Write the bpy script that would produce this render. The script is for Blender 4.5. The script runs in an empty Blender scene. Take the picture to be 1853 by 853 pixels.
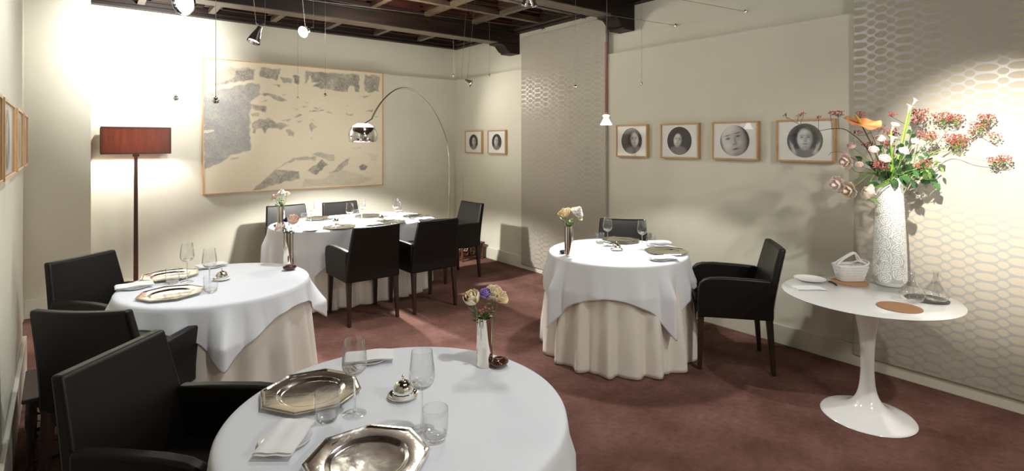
import bpy, bmesh, math, random
import numpy as np
from mathutils import Vector, Matrix, Euler, noise as mnoise
random.seed(7); NR = np.random.RandomState(5)
PI = math.pi
scene = bpy.context.scene
# ------------------------------------------------------------------ camera
F, H, CX, CY = 968.0, 1.62, 926.5, 257.0
TH = math.atan2(762, 968); S_, C_ = math.sin(TH), math.cos(TH)
cam_d = bpy.data.cameras.new('camera'); cam = bpy.data.objects.new('camera', cam_d)
scene.collection.objects.link(cam); scene.camera = cam
cam.location = (0, 0, H); cam.rotation_euler = (PI/2, 0, -TH)
cam_d.sensor_fit = 'HORIZONTAL'; cam_d.sensor_width = 36.0
cam_d.lens = 36.0*F/1853.0
cam_d.shift_x = 0.0; cam_d.shift_y = (CY-426.5)/1853.0
cam_d.clip_start = 0.05
# ------------------------------------------------------------------ world, exposure
w = bpy.data.worlds.new('world'); scene.world = w; w.use_nodes = True
w.node_tree.nodes['Background'].inputs[0].default_value = (1.0, .93, .80, 1)
w.node_tree.nodes['Background'].inputs[1].default_value = 0.26
scene.view_settings.view_transform = 'Standard'; scene.view_settings.look = 'None'
scene.view_settings.gamma = 1.0; scene.view_settings.use_curve_mapping = False
scene.view_settings.exposure = 0.24
# ------------------------------------------------------------------ lamps of the room (halogen spots on the cable system) and added fill lights
def light(name, kind, loc, power, target=None, size=60, blend=.5, rad=.03, col=(1, .90, .76)):
    l = bpy.data.lights.new(name, kind); l.energy = power; l.color = col
    l.shadow_soft_size = rad
    if kind == 'SPOT': l.spot_size = math.radians(size); l.spot_blend = blend
    o = bpy.data.objects.new(name, l); scene.collection.objects.link(o); o.location = loc
    if target is not None:
        o.rotation_euler = (Vector(target)-Vector(loc)).to_track_quat('-Z', 'Y').to_euler()
    return o
WARM = (1, .94, .84); COOL = (.985, .985, .97)
light('side_wall_spot', 'SPOT', (2.0, .70, 2.85), 800, (4.33, .74, 1.36), 33, 1.0, .02, (1, .95, .86))
light('left_wall_spot', 'SPOT', (2.2, 1.2, 2.75), 330, (.62, 6.9, 1.95), 21, .7, .03, COOL)
light('wall_wash_spot', 'SPOT', (.62, 5.75, 2.80), 170, (.40, 6.93, 2.55), 105, .9, .03, COOL)
light('front_table_fill', 'SPOT', (1.3, .75, 2.85), 62, (.75, 1.5, .76), 85, .9, .05, COOL)  # unseen fill light added above the front table
light('left_table_fill', 'SPOT', (1.5, 3.3, 2.80), 85, (.7, 3.65, .76), 80, .9, .05, COOL)  # same kind of added fill, for the left table
light('room_fill_a', 'POINT', (1.9, 2.5, 2.70), 31, rad=.12, col=COOL)  # added fill light for the whole room, no fixture modelled
light('room_fill_b', 'POINT', (2.3, 4.7, 2.70), 34, rad=.10, col=(1, .93, .80))  # added warm fill for the back of the room
light('left_wall_fill', 'SPOT', (.55, 2.9, 2.85), 70, (-.30, 3.7, 1.5), 95, .9, .04, (.93, .98, 1))  # added cool fill to brighten the near left wall
light('room_fill_c', 'POINT', (2.0, -1.3, 2.25), 76, rad=.12, col=(1, .95, .87))  # added low frontal fill from behind the camera, brightens cloth fronts
light('centre_floor_fill', 'SPOT', (1.75, 4.0, 2.85), 170, (1.85, 3.65, 0), 48, .8, .04, (1, .96, .95))  # added fill to brighten the carpet between the tables
light('pedestal_spot', 'SPOT', (2.6, -.55, 2.85), 118, (3.65, 1.0, .7), 75, .9, .035, (1, .98, .94))
light('corner_spot', 'SPOT', (3.40, 6.05, 2.35), 22, (4.36, 5.60, 2.0), 100, 1.0, .03, WARM)
light('arc_lamp_bulb', 'SPOT', (2.33, 5.61, 1.68), 290, (2.33, 5.61, 0), 132, .25, .05, (1, .97, .93))
light('pendant_bulb', 'SPOT', (3.22, 2.88, 1.785), 75, (3.22, 2.88, 0), 118, .25, .03, (1, .97, .91))
light('shade_bulb', 'POINT', (.25, 6.68, 1.635), 26, rad=.035, col=(1, 1, .97))
light('shade_bulb', 'POINT', (.47, 6.68, 1.635), 26, rad=.035, col=(1, 1, .97))
# ------------------------------------------------------------------ helpers
COL = scene.collection
def ray(x, y):
    l = (x-926.0)/F; u = (CY-y)/F
    return Vector((S_+l*C_, C_-l*S_, u))
def at(x, y, z=0.0):
    d = ray(x, y); t = (z-H)/d.z
    return Vector((d.x*t, d.y*t, z))
def at_depth(x, y, t):
    return Vector((0, 0, H)) + ray(x, y)*t
def at_wall_x(x, y, X):
    d = ray(x, y); return Vector((0, 0, H)) + d*(X/d.x)
def at_wall_y(x, y, Y):
    d = ray(x, y); return Vector((0, 0, H)) + d*(Y/d.y)

def smooth(me, ang=None):
    me.polygons.foreach_set('use_smooth', [True]*len(me.polygons))
    if ang is not None:
        try: me.set_sharp_from_angle(angle=math.radians(ang))
        except Exception: pass
def obj(name, bm, mat, parent=None, sm=40, mods=None):
    me = bpy.data.meshes.new(name)
    if isinstance(bm, tuple): me.from_pydata(bm[0], [], bm[1]); me.update()
    else: bm.normal_update(); bm.to_mesh(me); bm.free()
    if sm is not None: smooth(me, sm)
    me.materials.append(mat)
    o = bpy.data.objects.new(name, me); COL.objects.link(o)
    if parent is not None: o.parent = parent
    return o
def bevel(o, wd, seg=2, ang=40):
    m = o.modifiers.new('bevel', 'BEVEL'); m.width = wd; m.segments = seg; m.limit_method = 'ANGLE'; m.angle_limit = math.radians(ang)
    return o
def solid(o, th, off=-1):
    m = o.modifiers.new('solid', 'SOLIDIFY'); m.thickness = th; m.offset = off; return o
def tag(o, label=None, cat=None, group=None, kind=None):
    if label: o['label'] = label
    if cat: o['category'] = cat
    if group: o['group'] = group
    if kind: o['kind'] = kind
    return o
def thing(name, label, cat, loc=(0, 0, 0), rz=0, group=None):
    o = bpy.data.objects.new(name, None); COL.objects.link(o); o.location = loc; o.rotation_euler = (0, 0, rz)
    o.empty_display_size = .05
    return tag(o, label, cat, group)
def dup(root, loc, rz=0, label=None, group=None, scale=None):
    def cp(o, par):
        c = o.copy(); COL.objects.link(c)
        if par is not None: c.parent = par
        for ch in list(o.children): cp(ch, c)
        return c
    r = cp(root, None); r.location = loc; r.rotation_euler = (0, 0, rz)
    if label: r['label'] = label
    if group: r['group'] = group
    if scale: r.scale = scale
    return r
def struct(name, bm, m, sm=None, parent=None):
    o = obj(name, bm, m, parent, sm)
    if parent is None: o['kind'] = 'structure'
    return o
def box(bm, x0, x1, y0, y1, z0, z1, M=None):
    vs = [bm.verts.new((x, y, z)) for z in (z0, z1) for y in (y0, y1) for x in (x0, x1)]
    for f in ((0, 2, 3, 1), (4, 5, 7, 6), (0, 1, 5, 4), (2, 6, 7, 3), (0, 4, 6, 2), (1, 3, 7, 5)):
        bm.faces.new([vs[i] for i in f])
    if M is not None:
        for v in vs: v.co = M @ v.co
    return vs
def bx(*a):
    bm = bmesh.new(); box(bm, *a); return bm
def lathe(prof, seg=32, bm=None, M=None, close=False):
    own = bm is None
    if own: bm = bmesh.new()
    rings = []
    for r, z in prof:
        if r < 1e-6:
            v = bm.verts.new((0, 0, z)); rings.append([v])
        else:
            rings.append([bm.verts.new((r*math.cos(2*PI*k/seg), r*math.sin(2*PI*k/seg), z)) for k in range(seg)])
    prs = list(zip(rings, rings[1:]))
    if close: prs.append((rings[-1], rings[0]))
    for a, b in prs:
        for k in range(seg):
            k2 = (k+1) % seg
            if len(a) == 1 and len(b) == 1: continue
            if len(a) == 1: bm.faces.new((a[0], b[k2], b[k]))
            elif len(b) == 1: bm.faces.new((a[k], a[k2], b[0]))
            else: bm.faces.new((a[k], a[k2], b[k2], b[k]))
    if M is not None:
        for rg in rings:
            for v in rg: v.co = M @ v.co
    bmesh.ops.recalc_face_normals(bm, faces=bm.faces[:]) if own else None
    return bm
def tube(bm, pts, r, seg=8, cap=True):
    pts = [Vector(p) for p in pts]; n = len(pts)
    rr = r if isinstance(r, (list, tuple)) else [r]*n
    prev = None; rings = []
    for i, p in enumerate(pts):
        t = (pts[min(i+1, n-1)]-pts[max(i-1, 0)])
        if t.length < 1e-9: t = Vector((0, 0, 1))
        t.normalize()
        if prev is None:
            a = t.orthogonal().normalized()
        else:
            a = prev - t*prev.dot(t)
            a = a.normalized() if a.length > 1e-6 else t.orthogonal().normalized()
        prev = a; b = t.cross(a)
        rings.append([bm.verts.new(p+(a*math.cos(2*PI*k/seg)+b*math.sin(2*PI*k/seg))*rr[i]) for k in range(seg)])
    for a, b in zip(rings, rings[1:]):
        for k in range(seg): bm.faces.new((a[k], a[(k+1) % seg], b[(k+1) % seg], b[k]))
    if cap:
        bm.faces.new(rings[0][::-1]); bm.faces.new(rings[-1])
    return bm
def tb(pts, r, seg=8):
    return tube(bmesh.new(), pts, r, seg)
def prism(poly, axis, a, b, bm=None):
    """extrude a closed 2-D polygon along an axis between a and b"""
    own = bm is None
    if own: bm = bmesh.new()
    def co(p, t):
        return {'x': (t, p[0], p[1]), 'y': (p[0], t, p[1]), 'z': (p[0], p[1], t)}[axis]
    A = [bm.verts.new(co(p, a)) for p in poly]; B = [bm.verts.new(co(p, b)) for p in poly]
    n = len(poly)
    bm.faces.new(A); bm.faces.new(B[::-1])
    for i in range(n): bm.faces.new((A[i], B[i], B[(i+1) % n], A[(i+1) % n]))
    bmesh.ops.recalc_face_normals(bm, faces=bm.faces[:])
    return bm
def catmull(pts, n=8):
    P = [Vector(p) for p in pts]; P = [P[0]*2-P[1]] + P + [P[-1]*2-P[-2]]; out = []
    for i in range(1, len(P)-2):
        for k in range(n):
            t = k/n; a, b, c, d = P[i-1], P[i], P[i+1], P[i+2]
            out.append(.5*((2*b)+(c-a)*t+(2*a-5*b+4*c-d)*t*t+(3*b-a-3*c+d)*t**3))
    out.append(P[-2]); return out
# ------------------------------------------------------------------ materials
def mat(name, col=(.8, .8, .8), rough=.5, metal=0, **kw):
    m = bpy.data.materials.new(name); m.use_nodes = True
    b = m.node_tree.nodes['Principled BSDF']
    b.inputs['Base Color'].default_value = (*col, 1); b.inputs['Roughness'].default_value = rough
    b.inputs['Metallic'].default_value = metal
    for k, v in kw.items(): b.inputs[k.replace('_', ' ')].default_value = v
    return m
def N(m, t, **kw):
    n = m.node_tree.nodes.new(t)
    for k, v in kw.items(): setattr(n, k, v)
    return n
def noise_col(m, c1, c2, scale=5, detail=4, lo=.35, hi=.65, vec='Object', stretch=None, into='Base Color'):
    t = m.node_tree; co = N(m, 'ShaderNodeTexCoord'); nz = N(m, 'ShaderNodeTexNoise'); rp = N(m, 'ShaderNodeValToRGB')
    nz.inputs['Scale'].default_value = scale; nz.inputs['Detail'].default_value = detail
    src = co.outputs[vec]
    if stretch:
        mp = N(m, 'ShaderNodeMapping'); mp.inputs['Scale'].default_value = stretch; t.links.new(src, mp.inputs[0]); src = mp.outputs[0]
    t.links.new(src, nz.inputs['Vector']); t.links.new(nz.outputs['Fac'], rp.inputs[0])
    rp.color_ramp.elements[0].position = lo; rp.color_ramp.elements[1].position = hi
    rp.color_ramp.elements[0].color = (*c1, 1); rp.color_ramp.elements[1].color = (*c2, 1)
    t.links.new(rp.outputs[0], t.nodes['Principled BSDF'].inputs[into]); return rp
def bump(m, scale=50, strength=.2, dist=.005, detail=3, vec='Object', stretch=None, kind='noise'):
    t = m.node_tree; co = N(m, 'ShaderNodeTexCoord')
    nz = N(m, 'ShaderNodeTexNoise') if kind == 'noise' else N(m, 'ShaderNodeTexVoronoi')
    nz.inputs['Scale'].default_value = scale
    if kind == 'noise': nz.inputs['Detail'].default_value = detail
    src = co.outputs[vec]
    if stretch:
        mp = N(m, 'ShaderNodeMapping'); mp.inputs['Scale'].default_value = stretch; t.links.new(src, mp.inputs[0]); src = mp.outputs[0]
    t.links.new(src, nz.inputs['Vector'])
    bp = N(m, 'ShaderNodeBump'); bp.inputs['Strength'].default_value = strength; bp.inputs['Distance'].default_value = dist
    t.links.new(nz.outputs[0], bp.inputs['Height'])
    t.links.new(bp.outputs[0], t.nodes['Principled BSDF'].inputs['Normal']); return m
M = {}
M['wall'] = mat('wall_plaster', (.70, .69, .62), .75); noise_col(M['wall'], (.628, .605, .498), (.653, .630, .522), 2.2, 3); bump(M['wall'], 40, .08, .004)
M['skirting'] = mat('skirting_paint', (.65, .625, .52), .45)
M['carpet'] = mat('carpet_pile', (.16, .08, .07), .95, Specular_IOR_Level=.2)
def carpet():
    m = M['carpet']; t = m.node_tree
    rp = noise_col(m, (.120, .056, .042), (.205, .105, .086), 3.2, 9, .34, .68, 'Object')
    nz2 = N(m, 'ShaderNodeTexNoise'); nz2.inputs['Scale'].default_value = 26; nz2.inputs['Detail'].default_value = 8; nz2.inputs['Roughness'].default_value = .7
    co = N(m, 'ShaderNodeTexCoord'); t.links.new(co.outputs['Object'], nz2.inputs['Vector']); mr = N(m, 'ShaderNodeMapRange'); mr.inputs[1].default_value = .3; mr.inputs[2].default_value = .7; mr.inputs[3].default_value = .74; mr.inputs[4].default_value = 1.2; t.links.new(nz2.outputs['Fac'], mr.inputs[0])
    mx = N(m, 'ShaderNodeVectorMath', operation='SCALE'); t.links.new(rp.outputs[0], mx.inputs[0]); t.links.new(mr.outputs[0], mx.inputs['Scale']); t.links.new(mx.outputs[0], t.nodes['Principled BSDF'].inputs['Base Color'])
    bump(m, 320, .6, .006, 2)
carpet()
M['ceil_wood'] = mat('ceiling_dark_wood', (.06, .02, .012), .5, Specular_IOR_Level=.3); noise_col(M['ceil_wood'], (.006, .003, .002), (.020, .008, .005), 3, 5, .3, .7, 'Object', (1, 8, 8)); bump(M['ceil_wood'], 30, .12, .003, 3, 'Object', (1, 8, 8))
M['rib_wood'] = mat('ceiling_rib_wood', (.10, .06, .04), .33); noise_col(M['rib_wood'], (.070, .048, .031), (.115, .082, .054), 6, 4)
M['panel_wood'] = mat('coffer_panel_wood', (.15, .035, .012), .42); noise_col(M['panel_wood'], (.016, .005, .003), (.045, .012, .006), 4, 5, .3, .7, 'Object', (1, 5, 1))
M['leather'] = mat('dark_leather', (.0055, .0042, .0032), .42, Specular_IOR_Level=.34); bump(M['leather'], 420, .22, .0015, 2)
M['leg_wood'] = mat('wenge_wood', (.030, .014, .010), .38); noise_col(M['leg_wood'], (.020, .010, .008), (.045, .020, .014), 10, 4, .3, .7, 'Object', (8, 8, 1))
M['cloth'] = mat('white_damask', (.78, .81, .86), .62)
bump(M['cloth'], 7, .16, .010, 4)
M['skirt'] = mat('ivory_linen', (.80, .76, .69), .8)
bump(M['skirt'], 9, .18, .008, 4, 'Object', (1, 1, .35))
M['napkin'] = mat('napkin_linen', (.87, .87, .87), .75); bump(M['napkin'], 60, .1, .002)
M['china'] = mat('white_china', (.85, .85, .84), .15)
M['silver'] = mat('silver_plate', (.84, .83, .79), .14, 1); bump(M['silver'], 18, .28, .004, 5)
M['silver2'] = mat('polished_silver', (.87, .84, .79), .08, 1)
M['chrome'] = mat('chrome', (.86, .86, .87), .07, 1)
M['brushed'] = mat('brushed_steel', (.72, .69, .66), .24, 1)
M['vase_silver'] = mat('vase_silver', (.86, .80, .72), .07, 1)
M['stone'] = mat('brown_glazed', (.050, .012, .006), .10, Coat_Weight=.5)
M['blackstone'] = mat('black_glazed', (.012, .012, .013), .12)
M['tulip'] = mat('white_lacquer', (.86, .87, .87), .12, Coat_Weight=.4)
M['tan'] = mat('tan_leather', (.42, .205, .085), .5); bump(M['tan'], 300, .1, .001)
M['grey'] = mat('grey_leather', (.05, .05, .047), .5)
M['frame'] = mat('light_oak_frame', (.50, .30, .14), .45); noise_col(M['frame'], (.46, .265, .12), (.58, .36, .17), 12, 4, .3, .7, 'Object', (6, 6, 1))
M['mat'] = mat('passepartout', (.84, .83, .78), .85)
M['wire'] = mat('steel_wire', (.25, .24, .22), .35, .9)
M['dark'] = mat('dark_metal', (.02, .02, .02), .4, .6)
M['walnut'] = mat('walnut_pole', (.07, .025, .014), .35)
M['carved'] = mat('carved_wood', (.09, .025, .014), .35); noise_col(M['carved'], (.05, .014, .008), (.13, .04, .02), 8, 4)
M['green'] = mat('leaf_green', (.06, .17, .035), .45, Subsurface_Weight=0); noise_col(M['green'], (.018, .060, .020), (.055, .14, .045), 18, 3)
M['green2'] = mat('pale_leaf', (.17, .30, .06), .5)
M['stem'] = mat('stem_green', (.16, .28, .05), .5)
M['calla_stem'] = mat('calla_stem', (.28, .46, .06), .4)
M['twig'] = mat('brown_twig', (.10, .085, .035), .6)
M['berry'] = mat('red_berry', (.34, .035, .035), .35); noise_col(M['berry'], (.30, .05, .045), (.52, .13, .11), 40, 2)
M['anth'] = mat('anthurium_orange', (.75, .25, .05), .22); noise_col(M['anth'], (.60, .17, .07), (.82, .42, .16), 16, 4)
M['spadix'] = mat('spadix', (.38, .30, .03), .5)
M['peach'] = mat('peach_petal', (.86, .60, .46), .5); noise_col(M['peach'], (.86, .55, .42), (.92, .80, .70), 22, 3)
M['pinkrose'] = mat('pale_rose', (.88, .70, .62), .55); noise_col(M['pinkrose'], (.84, .60, .52), (.95, .88, .82), 30, 3)
M['cream'] = mat('cream_petal', (.88, .78, .52), .5); noise_col(M['cream'], (.86, .68, .38), (.92, .86, .68), 26, 3)
M['palepeach'] = mat('pale_peach_petal', (.9, .78, .64), .5); noise_col(M['palepeach'], (.88, .68, .52), (.93, .86, .74), 26, 3)
M['whitefl'] = mat('white_petal', (.90, .88, .82), .55)
M['purple'] = mat('purple_petal', (.25, .15, .50), .5); noise_col(M['purple'], (.17, .09, .40), (.42, .30, .66), 30, 3)
M['bluefl'] = mat('indigo_petal', (.035, .025, .11), .5)
M['pinkrod'] = mat('pink_enamel', (.24, .11, .085), .5)
M['concrete'] = mat('black_marble', (.02, .02, .02), .2)
def emit(name, col, st, base=(.9, .9, .9)):
    m = mat(name, base, .4); b = m.node_tree.nodes['Principled BSDF']
    b.inputs['Emission Color'].default_value = (*col, 1); b.inputs['Emission Strength'].default_value = st; return m
M['bulb'] = emit('lit_bulb', (1, .96, .9), 14)
M['spotglow'] = emit('lit_reflector', (1, .95, .88), 9)
M['shadeglow'] = emit('lit_glass_shade', (1, .93, .82), 5)
def veneer():
    """thin wood veneer that lets some of the bulbs' light through"""
    m = mat('red_wood_veneer', (.10, .02, .008), .35); t = m.node_tree; b = t.nodes['Principled BSDF']
    noise_col(m, (.085, .016, .006), (.19, .040, .013), 7, 5, .3, .7, 'Object', (5, 5, .6))
    tl = N(m, 'ShaderNodeBsdfTranslucent'); tl.inputs[0].default_value = (.50, .17, .06, 1); mx = N(m, 'ShaderNodeMixShader'); mx.inputs[0].default_value = .15
    out = t.nodes['Material Output']; t.links.new(b.outputs[0], mx.inputs[1]); t.links.new(tl.outputs[0], mx.inputs[2]); t.links.new(mx.outputs[0], out.inputs[0])
    return m
M['veneer'] = veneer()
def thin_glass(name, refl=.9, tint=(1, 1, 1), base=.04, rough=0.0, pwr=3.2):
    m = bpy.data.materials.new(name); m.use_nodes = True; t = m.node_tree; t.nodes.clear()
    out = t.nodes.new('ShaderNodeOutputMaterial'); mx = t.nodes.new('ShaderNodeMixShader'); tr = t.nodes.new('ShaderNodeBsdfTransparent'); gl = t.nodes.new('ShaderNodeBsdfGlossy')
    lw = t.nodes.new('ShaderNodeLayerWeight'); lw.inputs[0].default_value = .5
    pw = t.nodes.new('ShaderNodeMath'); pw.operation = 'POWER'; pw.inputs[1].default_value = pwr
    mr = t.nodes.new('ShaderNodeMapRange'); mr.inputs[3].default_value = base; mr.inputs[4].default_value = refl
    gl.inputs['Roughness'].default_value = rough; tr.inputs[0].default_value = (*tint, 1)
    t.links.new(lw.outputs['Facing'], pw.inputs[0]); t.links.new(pw.outputs[0], mr.inputs[0]); t.links.new(mr.outputs[0], mx.inputs[0])
    t.links.new(tr.outputs[0], mx.inputs[1]); t.links.new(gl.outputs[0], mx.inputs[2]); t.links.new(mx.outputs[0], out.inputs[0])
    return m
def clear_glass(name, mixf=.5):
    """half straight-through, half refracting, so the table glass stays light and casts only a faint shadow"""
    m = bpy.data.materials.new(name); m.use_nodes = True; t = m.node_tree; t.nodes.clear()
    out = t.nodes.new('ShaderNodeOutputMaterial'); mx = t.nodes.new('ShaderNodeMixShader'); tr = t.nodes.new('ShaderNodeBsdfTransparent'); gl = t.nodes.new('ShaderNodeBsdfGlass')
    gl.inputs['Roughness'].default_value = 0; gl.inputs['IOR'].default_value = 1.5; mx.inputs[0].default_value = mixf
    t.links.new(tr.outputs[0], mx.inputs[1]); t.links.new(gl.outputs[0], mx.inputs[2]); t.links.new(mx.outputs[0], out.inputs[0]); return m
M['solidglass'] = clear_glass('solid_glass', .65)
M['glass'] = thin_glass('thin_clear_glass', .95, (.975, .975, .975), .085, 0, 2.2)
M['pane'] = thin_glass('picture_glass', .45, (.99, .99, .99), .03)
M['crystal'] = mat('woven_crystal', (.93, .93, .93), .08, 0, Alpha=.5, Specular_IOR_Level=.9)
M['thickglass'] = mat('solid_glass_foot', (1, 1, 1), .02, Transmission_Weight=1, IOR=1.45)

def fabric_panel():
    """rows of large and small ovals, matt beige on a satin silver ground (local X across, local Z up)"""
    m = mat('oval_damask', (.5, .5, .5), .5); t = m.node_tree; L = t.links.new; b = t.nodes['Principled BSDF']
    co = N(m, 'ShaderNodeTexCoord'); sp = N(m, 'ShaderNodeSeparateXYZ'); L(co.outputs['Object'], sp.inputs[0])
    def math_(op, a, b_=None):
        n = N(m, 'ShaderNodeMath'); n.operation = op
        for i, v in enumerate((a, b_)):
            if v is None: continue
            if isinstance(v, (int, float)): n.inputs[i].default_value = v
            else: L(v, n.inputs[i])
        return n.outputs[0]
    PX, PZ = .420, .0585
    def oval(ox, oz, rx, rz):
        u = math_('SUBTRACT', math_('FRACT', math_('DIVIDE', math_('ADD', sp.outputs[1], ox+50*PX), PX)), .5)
        v = math_('SUBTRACT', math_('FRACT', math_('DIVIDE', math_('ADD', sp.outputs[2], oz), PZ)), .5)
        u = math_('DIVIDE', math_('MULTIPLY', u, PX), rx); v = math_('DIVIDE', math_('MULTIPLY', v, PZ), rz)
        return math_('ADD', math_('MULTIPLY', u, u), math_('MULTIPLY', v, v))
    d = None
    for ox, half, wr, hr in ((0, 0, .052, .0225), (.074, 1, .027, .0205), (.133, 0, .039, .0225), (.192, 1, .027, .0205), (.270, 0, .058, .0225), (.348, 1, .027, .0205)):
        e = oval(ox, half*PZ/2, wr, hr); d = e if d is None else math_('MINIMUM', d, e)
    mr = N(m, 'ShaderNodeMapRange'); mr.inputs[1].default_value = .93; mr.inputs[2].default_value = 1.03; L(d, mr.inputs[0])
    mx = N(m, 'ShaderNodeMix', data_type='RGBA'); mx.inputs[6].default_value = (.42, .375, .295, 1); mx.inputs[7].default_value = (.41, .40, .37, 1)
    L(mr.outputs[0], mx.inputs[0]); L(mx.outputs[2], b.inputs['Base Color'])
    m2 = math_('MULTIPLY', mr.outputs[0], .28); L(m2, b.inputs['Metallic'])
    r2 = math_('SUBTRACT', .75, math_('MULTIPLY', mr.outputs[0], .33)); L(r2, b.inputs['Roughness'])
    nz = N(m, 'ShaderNodeTexNoise'); nz.inputs['Scale'].default_value = 500; L(co.outputs['Object'], nz.inputs['Vector'])
    bp = N(m, 'ShaderNodeBump'); bp.inputs['Strength'].default_value = .06; bp.inputs['Distance'].default_value = .001; pass
    return m
M['fabric'] = fabric_panel()
def vcol_mat(name, rough=.7, **kw):
    m = mat(name, (.5, .5, .5), rough, **kw); a = N(m, 'ShaderNodeAttribute'); a.attribute_name = 'Col'
    m.node_tree.links.new(a.outputs['Color'], m.node_tree.nodes['Principled BSDF'].inputs['Base Color']); return m
M['charcoal'] = vcol_mat('charcoal_on_canvas', .85); bump(M['charcoal'], 160, .25, .003)
M['photo'] = vcol_mat('silver_print', .5)
M['rosevase'] = vcol_mat('etched_rose_glass', .32, Coat_Weight=.3)
def set_cols(me, cols):
    a = me.color_attributes.new('Col', 'FLOAT_COLOR', 'POINT')
    c = np.ones((len(cols), 4), dtype=np.float32); c[:, :3] = cols; a.data.foreach_set('color', c.ravel())
def grid_mesh(name, P, closed_u=False):
    """P: array (nv, nu, 3)"""
    nv, nu, _ = P.shape; me = bpy.data.meshes.new(name)
    idx = np.arange(nv*nu).reshape(nv, nu)
    a = idx[:-1, :-1]; b = idx[:-1, 1:]; c = idx[1:, 1:]; d = idx[1:, :-1]
    q = np.stack([a, b, c, d], -1).reshape(-1, 4)
    if closed_u:
        q = np.concatenate([q, np.stack([idx[:-1, -1], idx[:-1, 0], idx[1:, 0], idx[1:, -1]], -1).reshape(-1, 4)])
    me.from_pydata(P.reshape(-1, 3).tolist(), [], q.tolist()); me.update(); smooth(me); return me
def link(me, name, m, parent=None):
    me.materials.append(m); o = bpy.data.objects.new(name, me); COL.objects.link(o)
    if parent is not None: o.parent = parent
    return o
# ================================================================== ROOM SHELL
XR, YB, ZC = 4.36, 6.93, 3.03      # right wall, back wall, underside of ceiling cornice
YF = -2.6                          # wall behind the camera
LED = 2.56                         # ledge height: lower wall lining stands 2 cm proud
struct('floor', bx(-1.6, XR+.3, YF-.2, YB+.3, -.1, 0), M['carpet'])
b = bmesh.new(); box(b, XR+.045, XR+.2, YF, YB+.2, 0, 3.4); box(b, XR, XR+.045, YF, YB, 0, LED); struct('wall_right', b, M['wall'])
b = bmesh.new(); box(b, -.6, XR+.045, YB+.045, YB+.2, 0, 3.4); box(b, -.6, XR, YB, YB+.045, 0, LED); struct('wall_back', b, M['wall'])
# chimney breast on the back wall, its right flank in line with the camera
b = bmesh.new(); box(b, -.6, 0.0, 6.59, YB, 0, 3.4); struct('wall_chimney', b, M['wall'])
# left wall: far stretch, then a slightly skewed nearer stretch, then the room opens wider
def skew(Y): return -.375+.035*(5.04-Y)
b = bmesh.new()
pl = [(-.48, 6.59), (-.48, 5.04), (skew(5.04), 5.04), (skew(2.3), 2.3), (-1.2, 2.3), (-1.2, YF), (-1.4, YF), (-1.4, 6.7), (-.48, 6.7)]
prism(pl, 'z', 0, 3.4, b); struct('wall_left', b, M['wall'])
struct('wall_front', bx(-1.6, XR+.2, YF-.2, YF, 0, 3.4), M['wall'])
def skirt_poly(bm, x0, x1, y0, y1): box(bm, x0, x1, y0, y1, 0, .150); 
b = bmesh.new(); box(b, XR-.022, XR, YF, YB, 0, .155); o = struct('baseboard_right', b, M['skirting']); bevel(o, .006)
b = bmesh.new(); box(b, 0, XR-.022, YB-.022, YB, 0, .155); o = struct('baseboard_back', b, M['skirting']); bevel(o, .006)
b = bmesh.new(); box(b, -.48, .022, 6.568, 6.59, 0, .175); box(b, 0, .022, 6.59, YB-.022, 0, .175); o = struct('baseboard_chimney', b, M['skirting']); bevel(o, .006)
b = bmesh.new()
prism([(-.48, 5.04), (-.48, 5.062), (skew(5.04)+.022, 5.062), (skew(2.3)+.022, 2.3), (skew(2.3), 2.3), (skew(5.04), 5.04)], 'z', 0, .26, b)
o = struct('baseboard_left', b, M['skirting']); bevel(o, .006)
# ---- ceiling: coffers
b = bmesh.new(); box(b, -1.6, XR+.2, YF-.2, YB+.2, 3.19, 3.4); struct('ceiling', b, M['ceil_wood'])
BEAMS = [5.43, 3.55, 1.67, -.21, -2.09]
for i, y0 in enumerate(BEAMS):
    b = bmesh.new(); box(b, -1.3, XR+.045, y0, y0+.20, 2.893, 3.19)
    # a moulded fillet along both upper sides of the beam
    box(b, -1.3, XR+.02, y0-.035, y0+.235, 3.05, 3.10); box(b, -1.3, XR+.02, y0-.015, y0+.215, 3.02, 3.05)
    # corbel carrying it on the right wall
    x0 = XR
    prof = [(x0+.045, 2.893), (x0+.045, 2.765), (x0-.12, 2.765), (x0-.12, 2.782)]
    for k in range(0, 9):
        a = k/8; prof.append((x0-.13-.11*a, 2.786+.078*(.5-.5*math.cos(PI*a))))
    prof += [(x0-.30, 2.868), (x0-.315, 2.893)]
    prism(prof, 'y', y0, y0+.20, b)
    o = struct('trim_%d' % (i+1), b, M['ceil_wood']); bevel(o, .006)
    struct('trim_%d' % (i+11), bx(-1.3, XR-.31, y0+.006, y0+.194, 2.886, 2.893), M['rib_wood'])  # lighter strip: light bounced off the floor, put into the underside's wood colour
xg = [.41+.65*k for k in range(-2, 7)]
ribs = bmesh.new(); pans = bmesh.new()
rowsY = []
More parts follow.
